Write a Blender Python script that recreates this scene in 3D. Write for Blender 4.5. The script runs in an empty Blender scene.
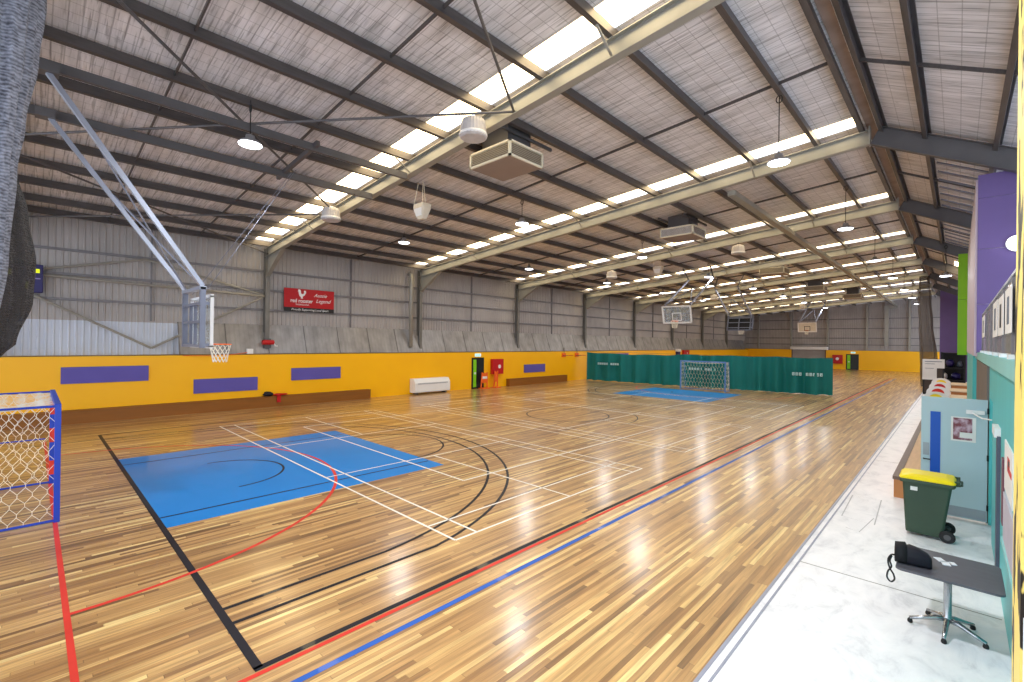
import bpy, math, random
from mathutils import Vector, Matrix, noise
random.seed(7)
S = bpy.context.scene
COL = S.collection
PI = math.pi

# ------------------------------------------------------------------ materials
MATS = {}
def srgb(r, g, b):
    f = lambda c: (c/255)/12.92 if c/255 <= .04045 else ((c/255+.055)/1.055)**2.4
    return (f(r), f(g), f(b), 1)

def mat(name, rgb, rough=.5, metal=0, var=.06, scale=3.0, coat=0, trans=0, alpha=1, bump=0, bscale=40, emit=None, es=0, ior=1.45, stretch=(1,1,1), spec=.5):
    if name in MATS: return MATS[name]
    m = bpy.data.materials.new(name); m.use_nodes = True
    nt = m.node_tree; N = nt.nodes; L = nt.links
    b = N['Principled BSDF']
    c = srgb(*rgb)
    b.inputs['Roughness'].default_value = rough
    b.inputs['Metallic'].default_value = metal
    b.inputs['Coat Weight'].default_value = coat
    b.inputs['IOR'].default_value = ior
    b.inputs['Specular IOR Level'].default_value = spec
    b.inputs['Transmission Weight'].default_value = trans
    b.inputs['Alpha'].default_value = alpha
    tc = N.new('ShaderNodeTexCoord'); mp = N.new('ShaderNodeMapping'); mp.inputs['Scale'].default_value = stretch
    L.new(tc.outputs['Object'], mp.inputs['Vector'])
    nz = N.new('ShaderNodeTexNoise'); nz.inputs['Scale'].default_value = scale; nz.inputs['Detail'].default_value = 5
    L.new(mp.outputs['Vector'], nz.inputs['Vector'])
    r = N.new('ShaderNodeValToRGB')
    r.color_ramp.elements[0].position = .3; r.color_ramp.elements[1].position = .7
    r.color_ramp.elements[0].color = tuple(min(1, x*(1-var)) for x in c[:3])+(1,)
    r.color_ramp.elements[1].color = tuple(min(1, x*(1+var)) for x in c[:3])+(1,)
    L.new(nz.outputs['Fac'], r.inputs['Fac']); L.new(r.outputs['Color'], b.inputs['Base Color'])
    if bump:
        n2 = N.new('ShaderNodeTexNoise'); n2.inputs['Scale'].default_value = bscale; n2.inputs['Detail'].default_value = 3
        L.new(mp.outputs['Vector'], n2.inputs['Vector'])
        bp = N.new('ShaderNodeBump'); bp.inputs['Strength'].default_value = bump; bp.inputs['Distance'].default_value = .02
        L.new(n2.outputs['Fac'], bp.inputs['Height']); L.new(bp.outputs['Normal'], b.inputs['Normal'])
    if emit:
        b.inputs['Emission Color'].default_value = srgb(*emit); b.inputs['Emission Strength'].default_value = es
    MATS[name] = m
    return m

def nodes(m): return m.node_tree.nodes, m.node_tree.links, m.node_tree.nodes['Principled BSDF']
def math_node(N, L, op, a, b=None, c=None):
    n = N.new('ShaderNodeMath'); n.operation = op
    for i, v in enumerate((a, b, c)):
        if v is None: continue
        if isinstance(v, (int, float)): n.inputs[i].default_value = v
        else: L.new(v, n.inputs[i])
    return n.outputs[0]

def wood_floor():
    m = bpy.data.materials.new('strip_timber'); m.use_nodes = True
    N, L, b = nodes(m)
    tc = N.new('ShaderNodeTexCoord'); sp = N.new('ShaderNodeSeparateXYZ'); L.new(tc.outputs['Object'], sp.inputs[0])
    W = .062
    xs = math_node(N, L, 'DIVIDE', sp.outputs['X'], W)
    ix = math_node(N, L, 'FLOOR', xs)
    wn = N.new('ShaderNodeTexWhiteNoise'); wn.noise_dimensions = '1D'; L.new(ix, wn.inputs['W'])
    off = math_node(N, L, 'MULTIPLY', wn.outputs['Value'], 37.0)
    ln = math_node(N, L, 'MULTIPLY_ADD', wn.outputs['Value'], 1.0, 1.4)
    ys = math_node(N, L, 'ADD', math_node(N, L, 'DIVIDE', sp.outputs['Y'], ln), off)
    iy = math_node(N, L, 'FLOOR', ys)
    cb = N.new('ShaderNodeCombineXYZ'); L.new(ix, cb.inputs[0]); L.new(iy, cb.inputs[1])
    w2 = N.new('ShaderNodeTexWhiteNoise'); w2.noise_dimensions = '2D'; L.new(cb.outputs[0], w2.inputs['Vector'])
    r = N.new('ShaderNodeValToRGB'); e = r.color_ramp.elements
    e[0].position = 0; e[0].color = srgb(122, 86, 48)
    e[1].position = 1; e[1].color = srgb(240, 210, 140)
    for p, c in ((.10, (150, 108, 62)), (.35, (176, 132, 78)), (.6, (192, 148, 90)), (.88, (212, 170, 106))):
        x = e.new(p); x.color = srgb(*c)
    L.new(w2.outputs['Value'], r.inputs['Fac'])
    # grain
    mp = N.new('ShaderNodeMapping'); mp.inputs['Scale'].default_value = (26, 1.3, 1); L.new(tc.outputs['Object'], mp.inputs['Vector'])
    ad = N.new('ShaderNodeVectorMath'); ad.operation = 'ADD'; L.new(mp.outputs[0], ad.inputs[0]); L.new(cb.outputs[0], ad.inputs[1])
    nz = N.new('ShaderNodeTexNoise'); nz.inputs['Scale'].default_value = 1; nz.inputs['Detail'].default_value = 5; L.new(ad.outputs[0], nz.inputs['Vector'])
    g = N.new('ShaderNodeMapRange'); g.inputs['From Min'].default_value = .3; g.inputs['From Max'].default_value = .7
    g.inputs['To Min'].default_value = .66; g.inputs['To Max'].default_value = 1.22; L.new(nz.outputs['Fac'], g.inputs['Value'])
    # slow variation
    n3 = N.new('ShaderNodeTexNoise'); n3.inputs['Scale'].default_value = .35; n3.inputs['Detail'].default_value = 2; L.new(tc.outputs['Object'], n3.inputs['Vector'])
    g3 = N.new('ShaderNodeMapRange'); g3.inputs['To Min'].default_value = .88; g3.inputs['To Max'].default_value = 1.1; L.new(n3.outputs['Fac'], g3.inputs['Value'])
    # joints
    fx = math_node(N, L, 'FRACT', xs); j = math_node(N, L, 'GREATER_THAN', fx, .035)
    fy = math_node(N, L, 'FRACT', ys); j2 = math_node(N, L, 'GREATER_THAN', fy, .004)
    jj = math_node(N, L, 'MULTIPLY_ADD', math_node(N, L, 'MULTIPLY', j, j2), .35, .65)
    k = math_node(N, L, 'MULTIPLY', math_node(N, L, 'MULTIPLY', g.outputs[0], g3.outputs[0]), jj)
    mx = N.new('ShaderNodeVectorMath'); mx.operation = 'SCALE'; L.new(r.outputs['Color'], mx.inputs[0]); L.new(k, mx.inputs['Scale'])
    L.new(mx.outputs[0], b.inputs['Base Color'])
    b.inputs['Roughness'].default_value = .42
    b.inputs['Coat Weight'].default_value = .85; b.inputs['Coat Roughness'].default_value = .2; b.inputs['Coat IOR'].default_value = 1.45
    n4 = N.new('ShaderNodeTexNoise'); n4.inputs['Scale'].default_value = 1.0
    mp4 = N.new('ShaderNodeMapping'); mp4.inputs['Scale'].default_value = (12, 1.0, 1); L.new(tc.outputs['Object'], mp4.inputs['Vector']); L.new(mp4.outputs[0], n4.inputs['Vector'])
    bp = N.new('ShaderNodeBump'); bp.inputs['Strength'].default_value = .2; bp.inputs['Distance'].default_value = .01
    L.new(n4.outputs['Fac'], bp.inputs['Height']); L.new(bp.outputs['Normal'], b.inputs['Coat Normal'])
    return m

def concrete():
    m = bpy.data.materials.new('pale_concrete'); m.use_nodes = True
    N, L, b = nodes(m)
    tc = N.new('ShaderNodeTexCoord')
    mp = N.new('ShaderNodeMapping'); mp.inputs['Scale'].default_value = (1, .6, 1); mp.inputs['Rotation'].default_value = (0, 0, .5); L.new(tc.outputs['Object'], mp.inputs[0])
    nz = N.new('ShaderNodeTexNoise'); nz.inputs['Scale'].default_value = 3.2; nz.inputs['Detail'].default_value = 9; nz.inputs['Roughness'].default_value = .7; nz.inputs['Distortion'].default_value = .6
    L.new(mp.outputs[0], nz.inputs['Vector'])
    r = N.new('ShaderNodeValToRGB'); e = r.color_ramp.elements
    e[0].position = .3; e[0].color = srgb(206, 206, 212); e[1].position = .62; e[1].color = srgb(246, 245, 248)
    x = e.new(.47); x.color = srgb(236, 236, 240)
    L.new(nz.outputs['Fac'], r.inputs['Fac']); L.new(r.outputs['Color'], b.inputs['Base Color'])
    b.inputs['Roughness'].default_value = .38
    return m

def insulation():
    # foil-faced blanket held by a wire grid, pinkish grey, with grime
    m = bpy.data.materials.new('roof_blanket'); m.use_nodes = True
    N, L, b = nodes(m)
    tc = N.new('ShaderNodeTexCoord'); sp = N.new('ShaderNodeSeparateXYZ'); L.new(tc.outputs['Object'], sp.inputs[0])
    nz = N.new('ShaderNodeTexNoise'); nz.inputs['Scale'].default_value = 1.1; nz.inputs['Detail'].default_value = 8
    mp = N.new('ShaderNodeMapping'); mp.inputs['Scale'].default_value = (.7, 4, 1); L.new(tc.outputs['Object'], mp.inputs[0]); L.new(mp.outputs[0], nz.inputs['Vector'])
    r = N.new('ShaderNodeValToRGB'); e = r.color_ramp.elements
    e[0].position = .3; e[0].color = srgb(202, 200, 202); e[1].position = .68; e[1].color = srgb(236, 234, 238)
    L.new(nz.outputs['Fac'], r.inputs['Fac'])
    # wrinkle lines running down the slope
    wv = N.new('ShaderNodeTexNoise'); wv.inputs['Scale'].default_value = 1; wv.inputs['Detail'].default_value = 6
    mw = N.new('ShaderNodeMapping'); mw.inputs['Scale'].default_value = (1.2, 22, 1); L.new(tc.outputs['Object'], mw.inputs[0]); L.new(mw.outputs[0], wv.inputs['Vector'])
    wr = N.new('ShaderNodeMapRange'); wr.inputs['From Min'].default_value = .36; wr.inputs['From Max'].default_value = .46; wr.inputs['To Min'].default_value = .60; wr.inputs['To Max'].default_value = 1; L.new(wv.outputs['Fac'], wr.inputs['Value'])
    # grid
    gx = math_node(N, L, 'LESS_THAN', math_node(N, L, 'FRACT', math_node(N, L, 'DIVIDE', sp.outputs['X'], .30)), .05)
    gy = math_node(N, L, 'LESS_THAN', math_node(N, L, 'FRACT', math_node(N, L, 'DIVIDE', sp.outputs['Y'], .19)), .10)
    gg = math_node(N, L, 'MULTIPLY_ADD', math_node(N, L, 'MAXIMUM', gx, gy), -.34, 1.0)
    # rust blotches
    vb = N.new('ShaderNodeTexNoise'); vb.inputs['Scale'].default_value = 2.3; vb.inputs['Detail'].default_value = 3; L.new(tc.outputs['Object'], vb.inputs['Vector'])
    vr = N.new('ShaderNodeMapRange'); vr.inputs['From Min'].default_value = .68; vr.inputs['From Max'].default_value = .74; vr.inputs['To Min'].default_value = 1; vr.inputs['To Max'].default_value = .72; L.new(vb.outputs['Fac'], vr.inputs['Value'])
    k = math_node(N, L, 'MULTIPLY', math_node(N, L, 'MULTIPLY', wr.outputs[0], gg), vr.outputs[0])
    mx = N.new('ShaderNodeVectorMath'); mx.operation = 'SCALE'; L.new(r.outputs['Color'], mx.inputs[0]); L.new(k, mx.inputs['Scale'])
    L.new(mx.outputs[0], b.inputs['Base Color'])
    b.inputs['Roughness'].default_value = .45; b.inputs['Metallic'].default_value = .1
    bp = N.new('ShaderNodeBump'); bp.inputs['Strength'].default_value = .5; bp.inputs['Distance'].default_value = .03
    L.new(wv.outputs['Fac'], bp.inputs['Height']); L.new(bp.outputs['Normal'], b.inputs['Normal'])
    return m

def two_tone(name, c1, c2, scale, lo, hi, rough=.6, stretch=(1,1,1), alpha=1):
    m = bpy.data.materials.new(name); m.use_nodes = True
    N, L, b = nodes(m)
    tc = N.new('ShaderNodeTexCoord'); mp = N.new('ShaderNodeMapping'); mp.inputs['Scale'].default_value = stretch; L.new(tc.outputs['Object'], mp.inputs[0])
    nz = N.new('ShaderNodeTexNoise'); nz.inputs['Scale'].default_value = scale; nz.inputs['Detail'].default_value = 3; L.new(mp.outputs[0], nz.inputs['Vector'])
    r = N.new('ShaderNodeValToRGB'); e = r.color_ramp.elements
    e[0].position = lo; e[0].color = srgb(*c1); e[1].position = hi; e[1].color = srgb(*c2)
    L.new(nz.outputs['Fac'], r.inputs['Fac']); L.new(r.outputs['Color'], b.inputs['Base Color'])
    b.inputs['Roughness'].default_value = rough; b.inputs['Alpha'].default_value = alpha
    return m

def netting(name, c1, c2, gap, cell=.05):
    # knitted mesh: holes cut by a fine grid in object space
    m = bpy.data.materials.new(name); m.use_nodes = True
    N, L, b = nodes(m)
    tc = N.new('ShaderNodeTexCoord')
    w = N.new('ShaderNodeTexWave'); w.bands_direction = 'Z'; w.inputs['Scale'].default_value = 9; w.inputs['Distortion'].default_value = 7; w.inputs['Detail'].default_value = 2
    L.new(tc.outputs['Object'], w.inputs['Vector'])
    nz = N.new('ShaderNodeTexNoise'); nz.inputs['Scale'].default_value = 22; nz.inputs['Detail'].default_value = 5; L.new(tc.outputs['Object'], nz.inputs['Vector'])
    a = math_node(N, L, 'MULTIPLY_ADD', w.outputs['Fac'], .22, math_node(N, L, 'MULTIPLY', nz.outputs['Fac'], .85))
    r = N.new('ShaderNodeValToRGB'); e = r.color_ramp.elements
    e[0].position = .3; e[0].color = srgb(*c1); e[1].position = .75; e[1].color = srgb(*c2)
    L.new(a, r.inputs['Fac']); L.new(r.outputs['Color'], b.inputs['Base Color'])
    b.inputs['Roughness'].default_value = .8; b.inputs['Alpha'].default_value = 1-gap
    bp = N.new('ShaderNodeBump'); bp.inputs['Strength'].default_value = .6; bp.inputs['Distance'].default_value = .03
    L.new(a, bp.inputs['Height']); L.new(bp.outputs['Normal'], b.inputs['Normal'])
    return m

M_FLOOR = wood_floor(); M_CONC = concrete(); M_CEIL = insulation()
M_STEEL = mat('painted_steel', (150, 149, 142), .42, .25, .08, 2)
M_COLM = mat('column_steel', (116, 114, 110), .45, .25, .08, 2)
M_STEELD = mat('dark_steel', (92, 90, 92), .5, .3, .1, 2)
M_PURLIN = mat('galvanised_purlin', (86, 82, 82), .42, .45, .18, 3, stretch=(4, .6, 4))
M_GIRT = mat('galvanised_girt', (120, 118, 122), .5, .3, .12, 2)
M_CORR = mat('ribbed_sheet', (168, 163, 161), .5, .2, .10, .8)
M_CAP = mat('sloping_sheet', (146, 144, 144), .45, .25, .22, 1.4, stretch=(1, 1.6, 1))
N_, L_x, b_x = nodes(M_CAP)
tc_ = N_.new('ShaderNodeTexCoord'); sp_x = N_.new('ShaderNodeSeparateXYZ'); L_x.new(tc_.outputs['Object'], sp_x.inputs[0])
sm_ = math_node(N_, L_x, 'LESS_THAN', math_node(N_, L_x, 'FRACT', math_node(N_, L_x, 'DIVIDE', math_node(N_, L_x, 'SUBTRACT', sp_x.outputs['Y'], 4.3), 1.75)), .022)
rb_ = math_node(N_, L_x, 'LESS_THAN', math_node(N_, L_x, 'FRACT', math_node(N_, L_x, 'DIVIDE', sp_x.outputs['Y'], .2)), .3)
k_ = math_node(N_, L_x, 'SUBTRACT', math_node(N_, L_x, 'MULTIPLY_ADD', sm_, -.55, 1.0), math_node(N_, L_x, 'MULTIPLY', rb_, .07))
vm_ = N_.new('ShaderNodeVectorMath'); vm_.operation = 'SCALE'
src_ = b_x.inputs['Base Color'].links[0].from_socket
L_x.new(src_, vm_.inputs[0]); L_x.new(k_, vm_.inputs['Scale']); L_x.new(vm_.outputs[0], b_x.inputs['Base Color'])
M_BRIGHT = mat('translucent_ribbed_sheet', (196, 203, 216), .5, 0, .05, .8)
M_YEL = mat('yellow_paint', (255, 188, 0), .38, 0, .03, .8)
M_PUR = mat('purple_paint', (92, 82, 166), .55, 0, .04, 1)
M_PURD = mat('purple_wall_paint', (98, 80, 134), .6, 0, .06, 1)
M_GRN = mat('lime_paint', (134, 206, 20), .5, 0, .04, 1)
M_TEAL = mat('teal_paint', (84, 188, 190), .42, 0, .05, 1.2, stretch=(1, 5, .5))
M_TEALL = mat('pale_teal_paint', (138, 202, 200), .42, 0, .04, 2)
M_LILAC = mat('lilac_panel', (196, 182, 196), .5, 0, .05, 1)
M_BLUE = mat('court_blue', (0, 130, 214), .5, 0, .04, .6, coat=.45, spec=.15)
M_BLUE.node_tree.nodes['Principled BSDF'].inputs['Coat Roughness'].default_value = .12
M_LBLK = mat('line_black', (32, 32, 40), .5, 0, .1, 2, coat=.15, spec=.2)
M_LWHT = mat('line_white', (240, 236, 226), .5, 0, .03, 2, coat=.15, spec=.2)
M_LRED = mat('line_red', (214, 62, 50), .5, 0, .08, 2, coat=.15, spec=.2)
M_LBLU = mat('line_blue', (48, 96, 180), .5, 0, .08, 2, coat=.15, spec=.2)
M_GRE = mat('curtain_green', (0, 110, 108), .75, 0, .12, 1.2, stretch=(3, 3, .4))
M_BROWN = mat('brown_plinth_board', (138, 84, 22), .5, 0, .10, 2, stretch=(1, .4, 3))
M_BROWND = mat('dark_brown_edge', (110, 88, 76), .5, 0, .08, 2)
M_PLY = mat('plywood', (212, 172, 124), .5, 0, .08, 3, stretch=(6, .6, 1))
M_PLYD = mat('orange_ply', (190, 128, 74), .5, 0, .08, 3)
M_WHITE = mat('white_plastic', (232, 232, 232), .4, 0, .02, 3)
M_OFFW = mat('cream_plastic', (214, 206, 190), .5, 0, .06, 3)
M_BLACK = mat('black_paint', (20, 20, 22), .5, 0, .2, 3)
M_RED = mat('red_enamel', (186, 18, 26), .4, 0, .05, 3)
M_BRED = mat('banner_red', (178, 0, 16), .55, 0, .05, 1)
M_ORG = mat('orange_plastic', (238, 104, 28), .45, 0, .05, 3)
M_DOORB = mat('door_pale_blue', (174, 198, 206), .45, 0, .03, 1)
M_STRIPE = mat('door_blue_stripe', (14, 82, 184), .45, 0, .03, 1)
M_KICK = mat('kick_plate_grey', (150, 160, 168), .35, .4, .05, 2)
M_BIN = mat('bin_green', (54, 74, 58), .5, 0, .08, 2, bump=.05)
M_LID = mat('bin_yellow', (250, 222, 6), .4, 0, .03, 2)
M_RUB = mat('black_rubber', (24, 24, 26), .6, 0, .1, 4)
M_CHROME = mat('brushed_steel', (176, 180, 184), .25, .9, .04, 4)
M_TTOP = mat('table_grey', (84, 84, 92), .38, 0, .08, 4, stretch=(1, 4, 1))
M_BAG = mat('black_nylon', (22, 21, 34), .7, 0, .2, 6, bump=.2)
M_ALU = mat('bare_aluminium', (166, 172, 188), .35, .5, .05, 2)
M_GALV = mat('hoop_frame_steel', (120, 124, 140), .4, .4, .08, 2)
M_GOALB = mat('goal_blue', (22, 62, 178), .4, 0, .05, 3)
M_NETW = mat('white_cord', (236, 230, 214), .8, 0, .04, 8)
M_GLASS = mat('clear_board', (206, 224, 232), .2, 0, .02, 1, alpha=.16)
M_PERSP = mat('clear_screen', (178, 170, 160), .1, 0, .08, 1, alpha=.72)
M_ACB = mat('air_unit_brown', (142, 126, 118), .5, .1, .05, 2)
M_ACF = mat('air_unit_frame', (226, 220, 200), .5, 0, .03, 2)
M_ACG = mat('air_unit_grille', (186, 178, 156), .6, 0, .12, 30, stretch=(1, 1, 12))
M_LAMPH = mat('lamp_housing', (150, 148, 150), .4, .3, .05, 2)
M_HBAY = mat('prismatic_shade', (190, 186, 186), .4, 0, .08, 6)
M_NET1 = netting('grey_netting_near', (56, 58, 68), (136, 140, 154), .04)
M_NET2 = netting('dark_netting', (18, 18, 22), (62, 58, 58), .18)
M_NET3 = netting('brown_netting', (58, 52, 48), (116, 106, 98), .4)
M_SCORE = mat('scoreboard_blue', (34, 28, 92), .4, 0, .1, 3)
M_DIGIT = mat('digit_yellow', (230, 240, 20), .4, 0, 0, 1, emit=(230, 240, 20), es=.5)
M_POST = two_tone('yellow_and_black_paint', (24, 24, 24), (246, 222, 120), 3.0, .43, .445, .5, (2.2, 2.2, .75))
M_RACK = mat('black_rack', (28, 28, 32), .5, .2, .15, 3)
M_SLATE = mat('slate_panel', (92, 104, 120), .6, 0, .1, 3)
M_TAN = mat('tan_seat_board', (210, 188, 154), .6, 0, .06, 3)
M_SHUT = mat('grey_brown_shutter', (112, 104, 100), .5, .2, .06, 2)
M_LIME = mat('lime_sign', (132, 214, 24), .5, 0, 0, 1)
M_EXIT = mat('exit_light_face', (190, 230, 240), .4, 0, 0, 1, emit=(180, 226, 236), es=.8)
M_PAPER = mat('paper', (226, 226, 224), .7, 0, .03, 2)
M_ROOFOUT = mat('roof_fascia', (120, 110, 110), .6, 0, .1, 2)
M_POSTERR = two_tone('poster_print', (120, 60, 70), (196, 170, 186), 9, .42, .62, .6)
M_CARD = mat('card_white', (228, 236, 244), .4, 0, .05, 8)
M_SKYL = mat('daylit_sheeting', (250, 240, 214), .6, 0, .02, 1, emit=(255, 228, 176), es=9)
M_LAMP = mat('lamp_diffuser', (255, 255, 255), .5, 0, 0, 1, emit=(240, 246, 255), es=10)

# ------------------------------------------------------------------ mesh builder
class MB:
    def __init__(s): s.v = []; s.f = []; s.smooth = False
    def add(s, vs, fs):
        n = len(s.v); s.v += [Vector(v) for v in vs]; s.f += [tuple(i+n for i in f) for f in fs]; return s
    def box(s, a, b, rot=None, piv=None):
        x0, y0, z0 = a; x1, y1, z1 = b
        vs = [Vector(p) for p in ((x0,y0,z0),(x1,y0,z0),(x1,y1,z0),(x0,y1,z0),(x0,y0,z1),(x1,y0,z1),(x1,y1,z1),(x0,y1,z1))]
        if rot is not None:
            pv = Vector(piv) if piv else Vector(((x0+x1)/2, (y0+y1)/2, (z0+z1)/2))
            vs = [rot @ (v-pv) + pv for v in vs]
        return s.add(vs, [(0,3,2,1),(4,5,6,7),(0,1,5,4),(1,2,6,5),(2,3,7,6),(3,0,4,7)])
    def cbox(s, a, b, c=.01):
        # box with chamfered edges
        x0,y0,z0 = a; x1,y1,z1 = b
        def ring(i, z):
            return [(x0+i+c,y0+i,z),(x1-i-c,y0+i,z),(x1-i,y0+i+c,z),(x1-i,y1-i-c,z),(x1-i-c,y1-i,z),(x0+i+c,y1-i,z),(x0+i,y1-i-c,z),(x0+i,y0+i+c,z)]
        return s.loft([ring(c*.7, z0), ring(0, z0+c), ring(0, z1-c), ring(c*.7, z1)], closed=True, caps=True)
    def loft(s, rings, closed=True, caps=True):
        rings = [[Vector(v) for v in r] for r in rings]
        n = len(rings[0]); vs = [v for r in rings for v in r]; fs = []
        for i in range(len(rings)-1):
            for j in range(n if closed else n-1):
                k = (j+1) % n
                fs.append((i*n+j, i*n+k, (i+1)*n+k, (i+1)*n+j))
        if caps and closed:
            fs.append(tuple(range(n))[::-1]); fs.append(tuple((len(rings)-1)*n+j for j in range(n)))
        return s.add(vs, fs)
    def tube(s, pts, r, n=8, caps=True):
        pts = [Vector(p) for p in pts]; rs = r if isinstance(r, (list, tuple)) else [r]*len(pts)
        rings = []; up = None
        for i, p in enumerate(pts):
            t = (pts[min(i+1, len(pts)-1)] - pts[max(i-1, 0)])
            if t.length < 1e-9: t = Vector((0,0,1))
            t.normalize()
            if up is None:
                up = Vector((0,0,1)) if abs(t.z) < .9 else Vector((1,0,0))
            a = t.cross(up)
            if a.length < 1e-6: a = t.orthogonal()
            a.normalize(); b = a.cross(t).normalized(); up = b
            rings.append([p + a*math.cos(2*PI*k/n)*rs[i] + b*math.sin(2*PI*k/n)*rs[i] for k in range(n)])
        return s.loft(rings, True, caps)
    def bar(s, p, q, w, h, up=(0,0,1)):
        # rectangular bar, w sideways, h along up
        p = Vector(p); q = Vector(q); t = (q-p).normalized(); u = Vector(up)
        a = t.cross(u)
        if a.length < 1e-5: a = t.orthogonal()
        a.normalize(); b = a.cross(t).normalized()
        rings = [[c + a*x*w/2 + b*y*h/2 for x, y in ((-1,-1),(1,-1),(1,1),(-1,1))] for c in (p, q)]
        return s.loft(rings, True, True)
    def sect(s, p, q, prof, up=(0,0,1)):
        # sweep an open/closed polygon profile (list of (side, up)) from p to q
        p = Vector(p); q = Vector(q); t = (q-p).normalized(); a = t.cross(Vector(up)).normalized(); b = a.cross(t).normalized()
        return s.loft([[c + a*x + b*y for x, y in prof] for c in (p, q)], True, True)
    def ibeam(s, p, q, d, w, up=(0,0,1), tf=.02, tw=.014):
        # p,q on the underside
        for lo, hi, ww in ((0, tf, w), (tf, d-tf, tw), (d-tf, d, w)):
            s.sect(p, q, [(-ww/2, lo), (ww/2, lo), (ww/2, hi), (-ww/2, hi)], up)
        return s
    def lathe(s, c, prof, n=24, caps=True):
        c = Vector(c)
        return s.loft([[c + Vector((r*math.cos(2*PI*k/n), r*math.sin(2*PI*k/n), z)) for k in range(n)] for r, z in prof], True, caps)
    def poly(s, pts, z0, z1):
        n = len(pts); return s.loft([[(x, y, z) for x, y in pts] for z in (z0, z1)], True, True)
    def quad(s, *p): return s.add(p, [tuple(range(len(p)))])

def tag(o, label=None, cat=None, group=None, kind=None):
    if label: o['label'] = label
    if cat: o['category'] = cat
    if group: o['group'] = group
    if kind: o['kind'] = kind
    return o
def wloc(o):
    v = Vector((0,0,0))
    while o: v += o.location; o = o.parent
    return v
def obj(name, mb, m, parent=None, smooth=False, local=False, loc=None):
    me = bpy.data.meshes.new(name)
    off = Vector((0,0,0))
    o = None
    if parent is not None and not local: off = wloc(parent)
    if loc is not None: off = Vector(loc)
    me.from_pydata([v-off for v in mb.v], [], mb.f); me.update()
    if smooth:
        for p in me.polygons: p.use_smooth = True
    o = bpy.data.objects.new(name, me); COL.objects.link(o); o.data.materials.append(m)
    if parent is not None: o.parent = parent
    elif loc is not None: o.location = loc
    return o
def single(name, mb, m, label, cat, group=None, smooth=False, loc=None):
    if loc is None:
        xs = [v.x for v in mb.v]; ys = [v.y for v in mb.v]; zs = [v.z for v in mb.v]
        loc = ((min(xs)+max(xs))/2, (min(ys)+max(ys))/2, min(zs))
    return tag(obj(name, mb, m, None, smooth, loc=loc), label, cat, group)
def struct(name, mb, m, parent=None, smooth=False):
    o = obj(name, mb, m, parent, smooth)
    if parent is None: o['kind'] = 'structure'
    return o
def thing(name, label, cat, loc, group=None):
    o = bpy.data.objects.new(name, None); COL.objects.link(o); o.location = loc; o.empty_display_size = .2
    return tag(o, label, cat, group)
def bevel(o, w=.005, seg=2):
    b = o.modifiers.new('b', 'BEVEL'); b.width = w; b.segments = seg; b.limit_method = 'ANGLE'; return o
def copy_tree(o, loc=None, label=None, group=None, parent=None):
    c = o.copy(); COL.objects.link(c)
    if parent is not None: c.parent = parent
    if loc is not None: c.location = loc
    if label: c['label'] = label
    if group: c['group'] = group
    for ch in list(o.children): copy_tree(ch, parent=c)
    return c
def text(body, size, parent, m, origin, xdir, zdir, name='lettering', sx=1.0, shear=0, thick=.004, label=None, bold=0):
    cu = bpy.data.curves.new(name, 'FONT'); cu.body = body; cu.size = size; cu.extrude = thick; cu.shear = shear; cu.align_x = 'CENTER'; cu.offset = bold
    t = bpy.data.objects.new(name, cu); COL.objects.link(t)
    bpy.context.view_layer.update()
    me = bpy.data.meshes.new_from_object(t.evaluated_get(bpy.context.evaluated_depsgraph_get()))
    bpy.data.objects.remove(t); bpy.data.curves.remove(cu)
    X = Vector(xdir).normalized(); Z = Vector(zdir).normalized(); Y = Z.cross(X)
    o = Vector(origin)-wloc(parent)
    for v in me.vertices:
        c = v.co.copy(); v.co = o + X*c.x*sx + Z*c.y + (X.cross(Z))*c.z
    me.name = name
    ob = bpy.data.objects.new(name, me); COL.objects.link(ob); ob.data.materials.clear(); ob.data.materials.append(m); ob.parent = parent
    if label: ob['label'] = label
    return ob

# ------------------------------------------------------------------ camera
f = 462.894; yw, pt, rl = (math.radians(a) for a in (43.9293, .0802, .7241)); H = 3.2
Fv = Vector((-math.sin(yw)*math.cos(pt), math.cos(yw)*math.cos(pt), math.sin(pt)))
R0 = Vector((math.cos(yw), math.sin(yw), 0)); U0 = R0.cross(Fv)
Rv = math.cos(rl)*R0 + math.sin(rl)*U0; Uv = -math.sin(rl)*R0 + math.cos(rl)*U0
cd = bpy.data.cameras.new('camera'); cam = bpy.data.objects.new('camera', cd); COL.objects.link(cam); S.camera = cam
cd.sensor_width = 36; cd.lens = 36*f/1024; cd.clip_end = 300
cam.matrix_world = Matrix(((Rv.x, Uv.x, -Fv.x, 0), (Rv.y, Uv.y, -Fv.y, 0), (Rv.z, Uv.z, -Fv.z, H), (0,0,0,1)))

# ------------------------------------------------------------------ frame geometry
XR = -1.85            # ridge
XL = -24.0            # metal wall plane
XY = -23.45           # yellow wall face
EDGE = -1.78
YF = 77.4
FR = [-.95 + 8.7*k for k in range(9)]
FR = [-.95, 7.75, 16.45, 25.15, 33.85, 42.55, 51.25, 59.95, 68.65]
def zr(x):
    return 8.92 + .084*(x-XR) if x <= XR else 8.92 - .52*(x-XR)
SL = Vector((1, 0, .084)).normalized(); SRt = Vector((1, 0, -.52)).normalized()
DL = .40; CE = .66

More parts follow.
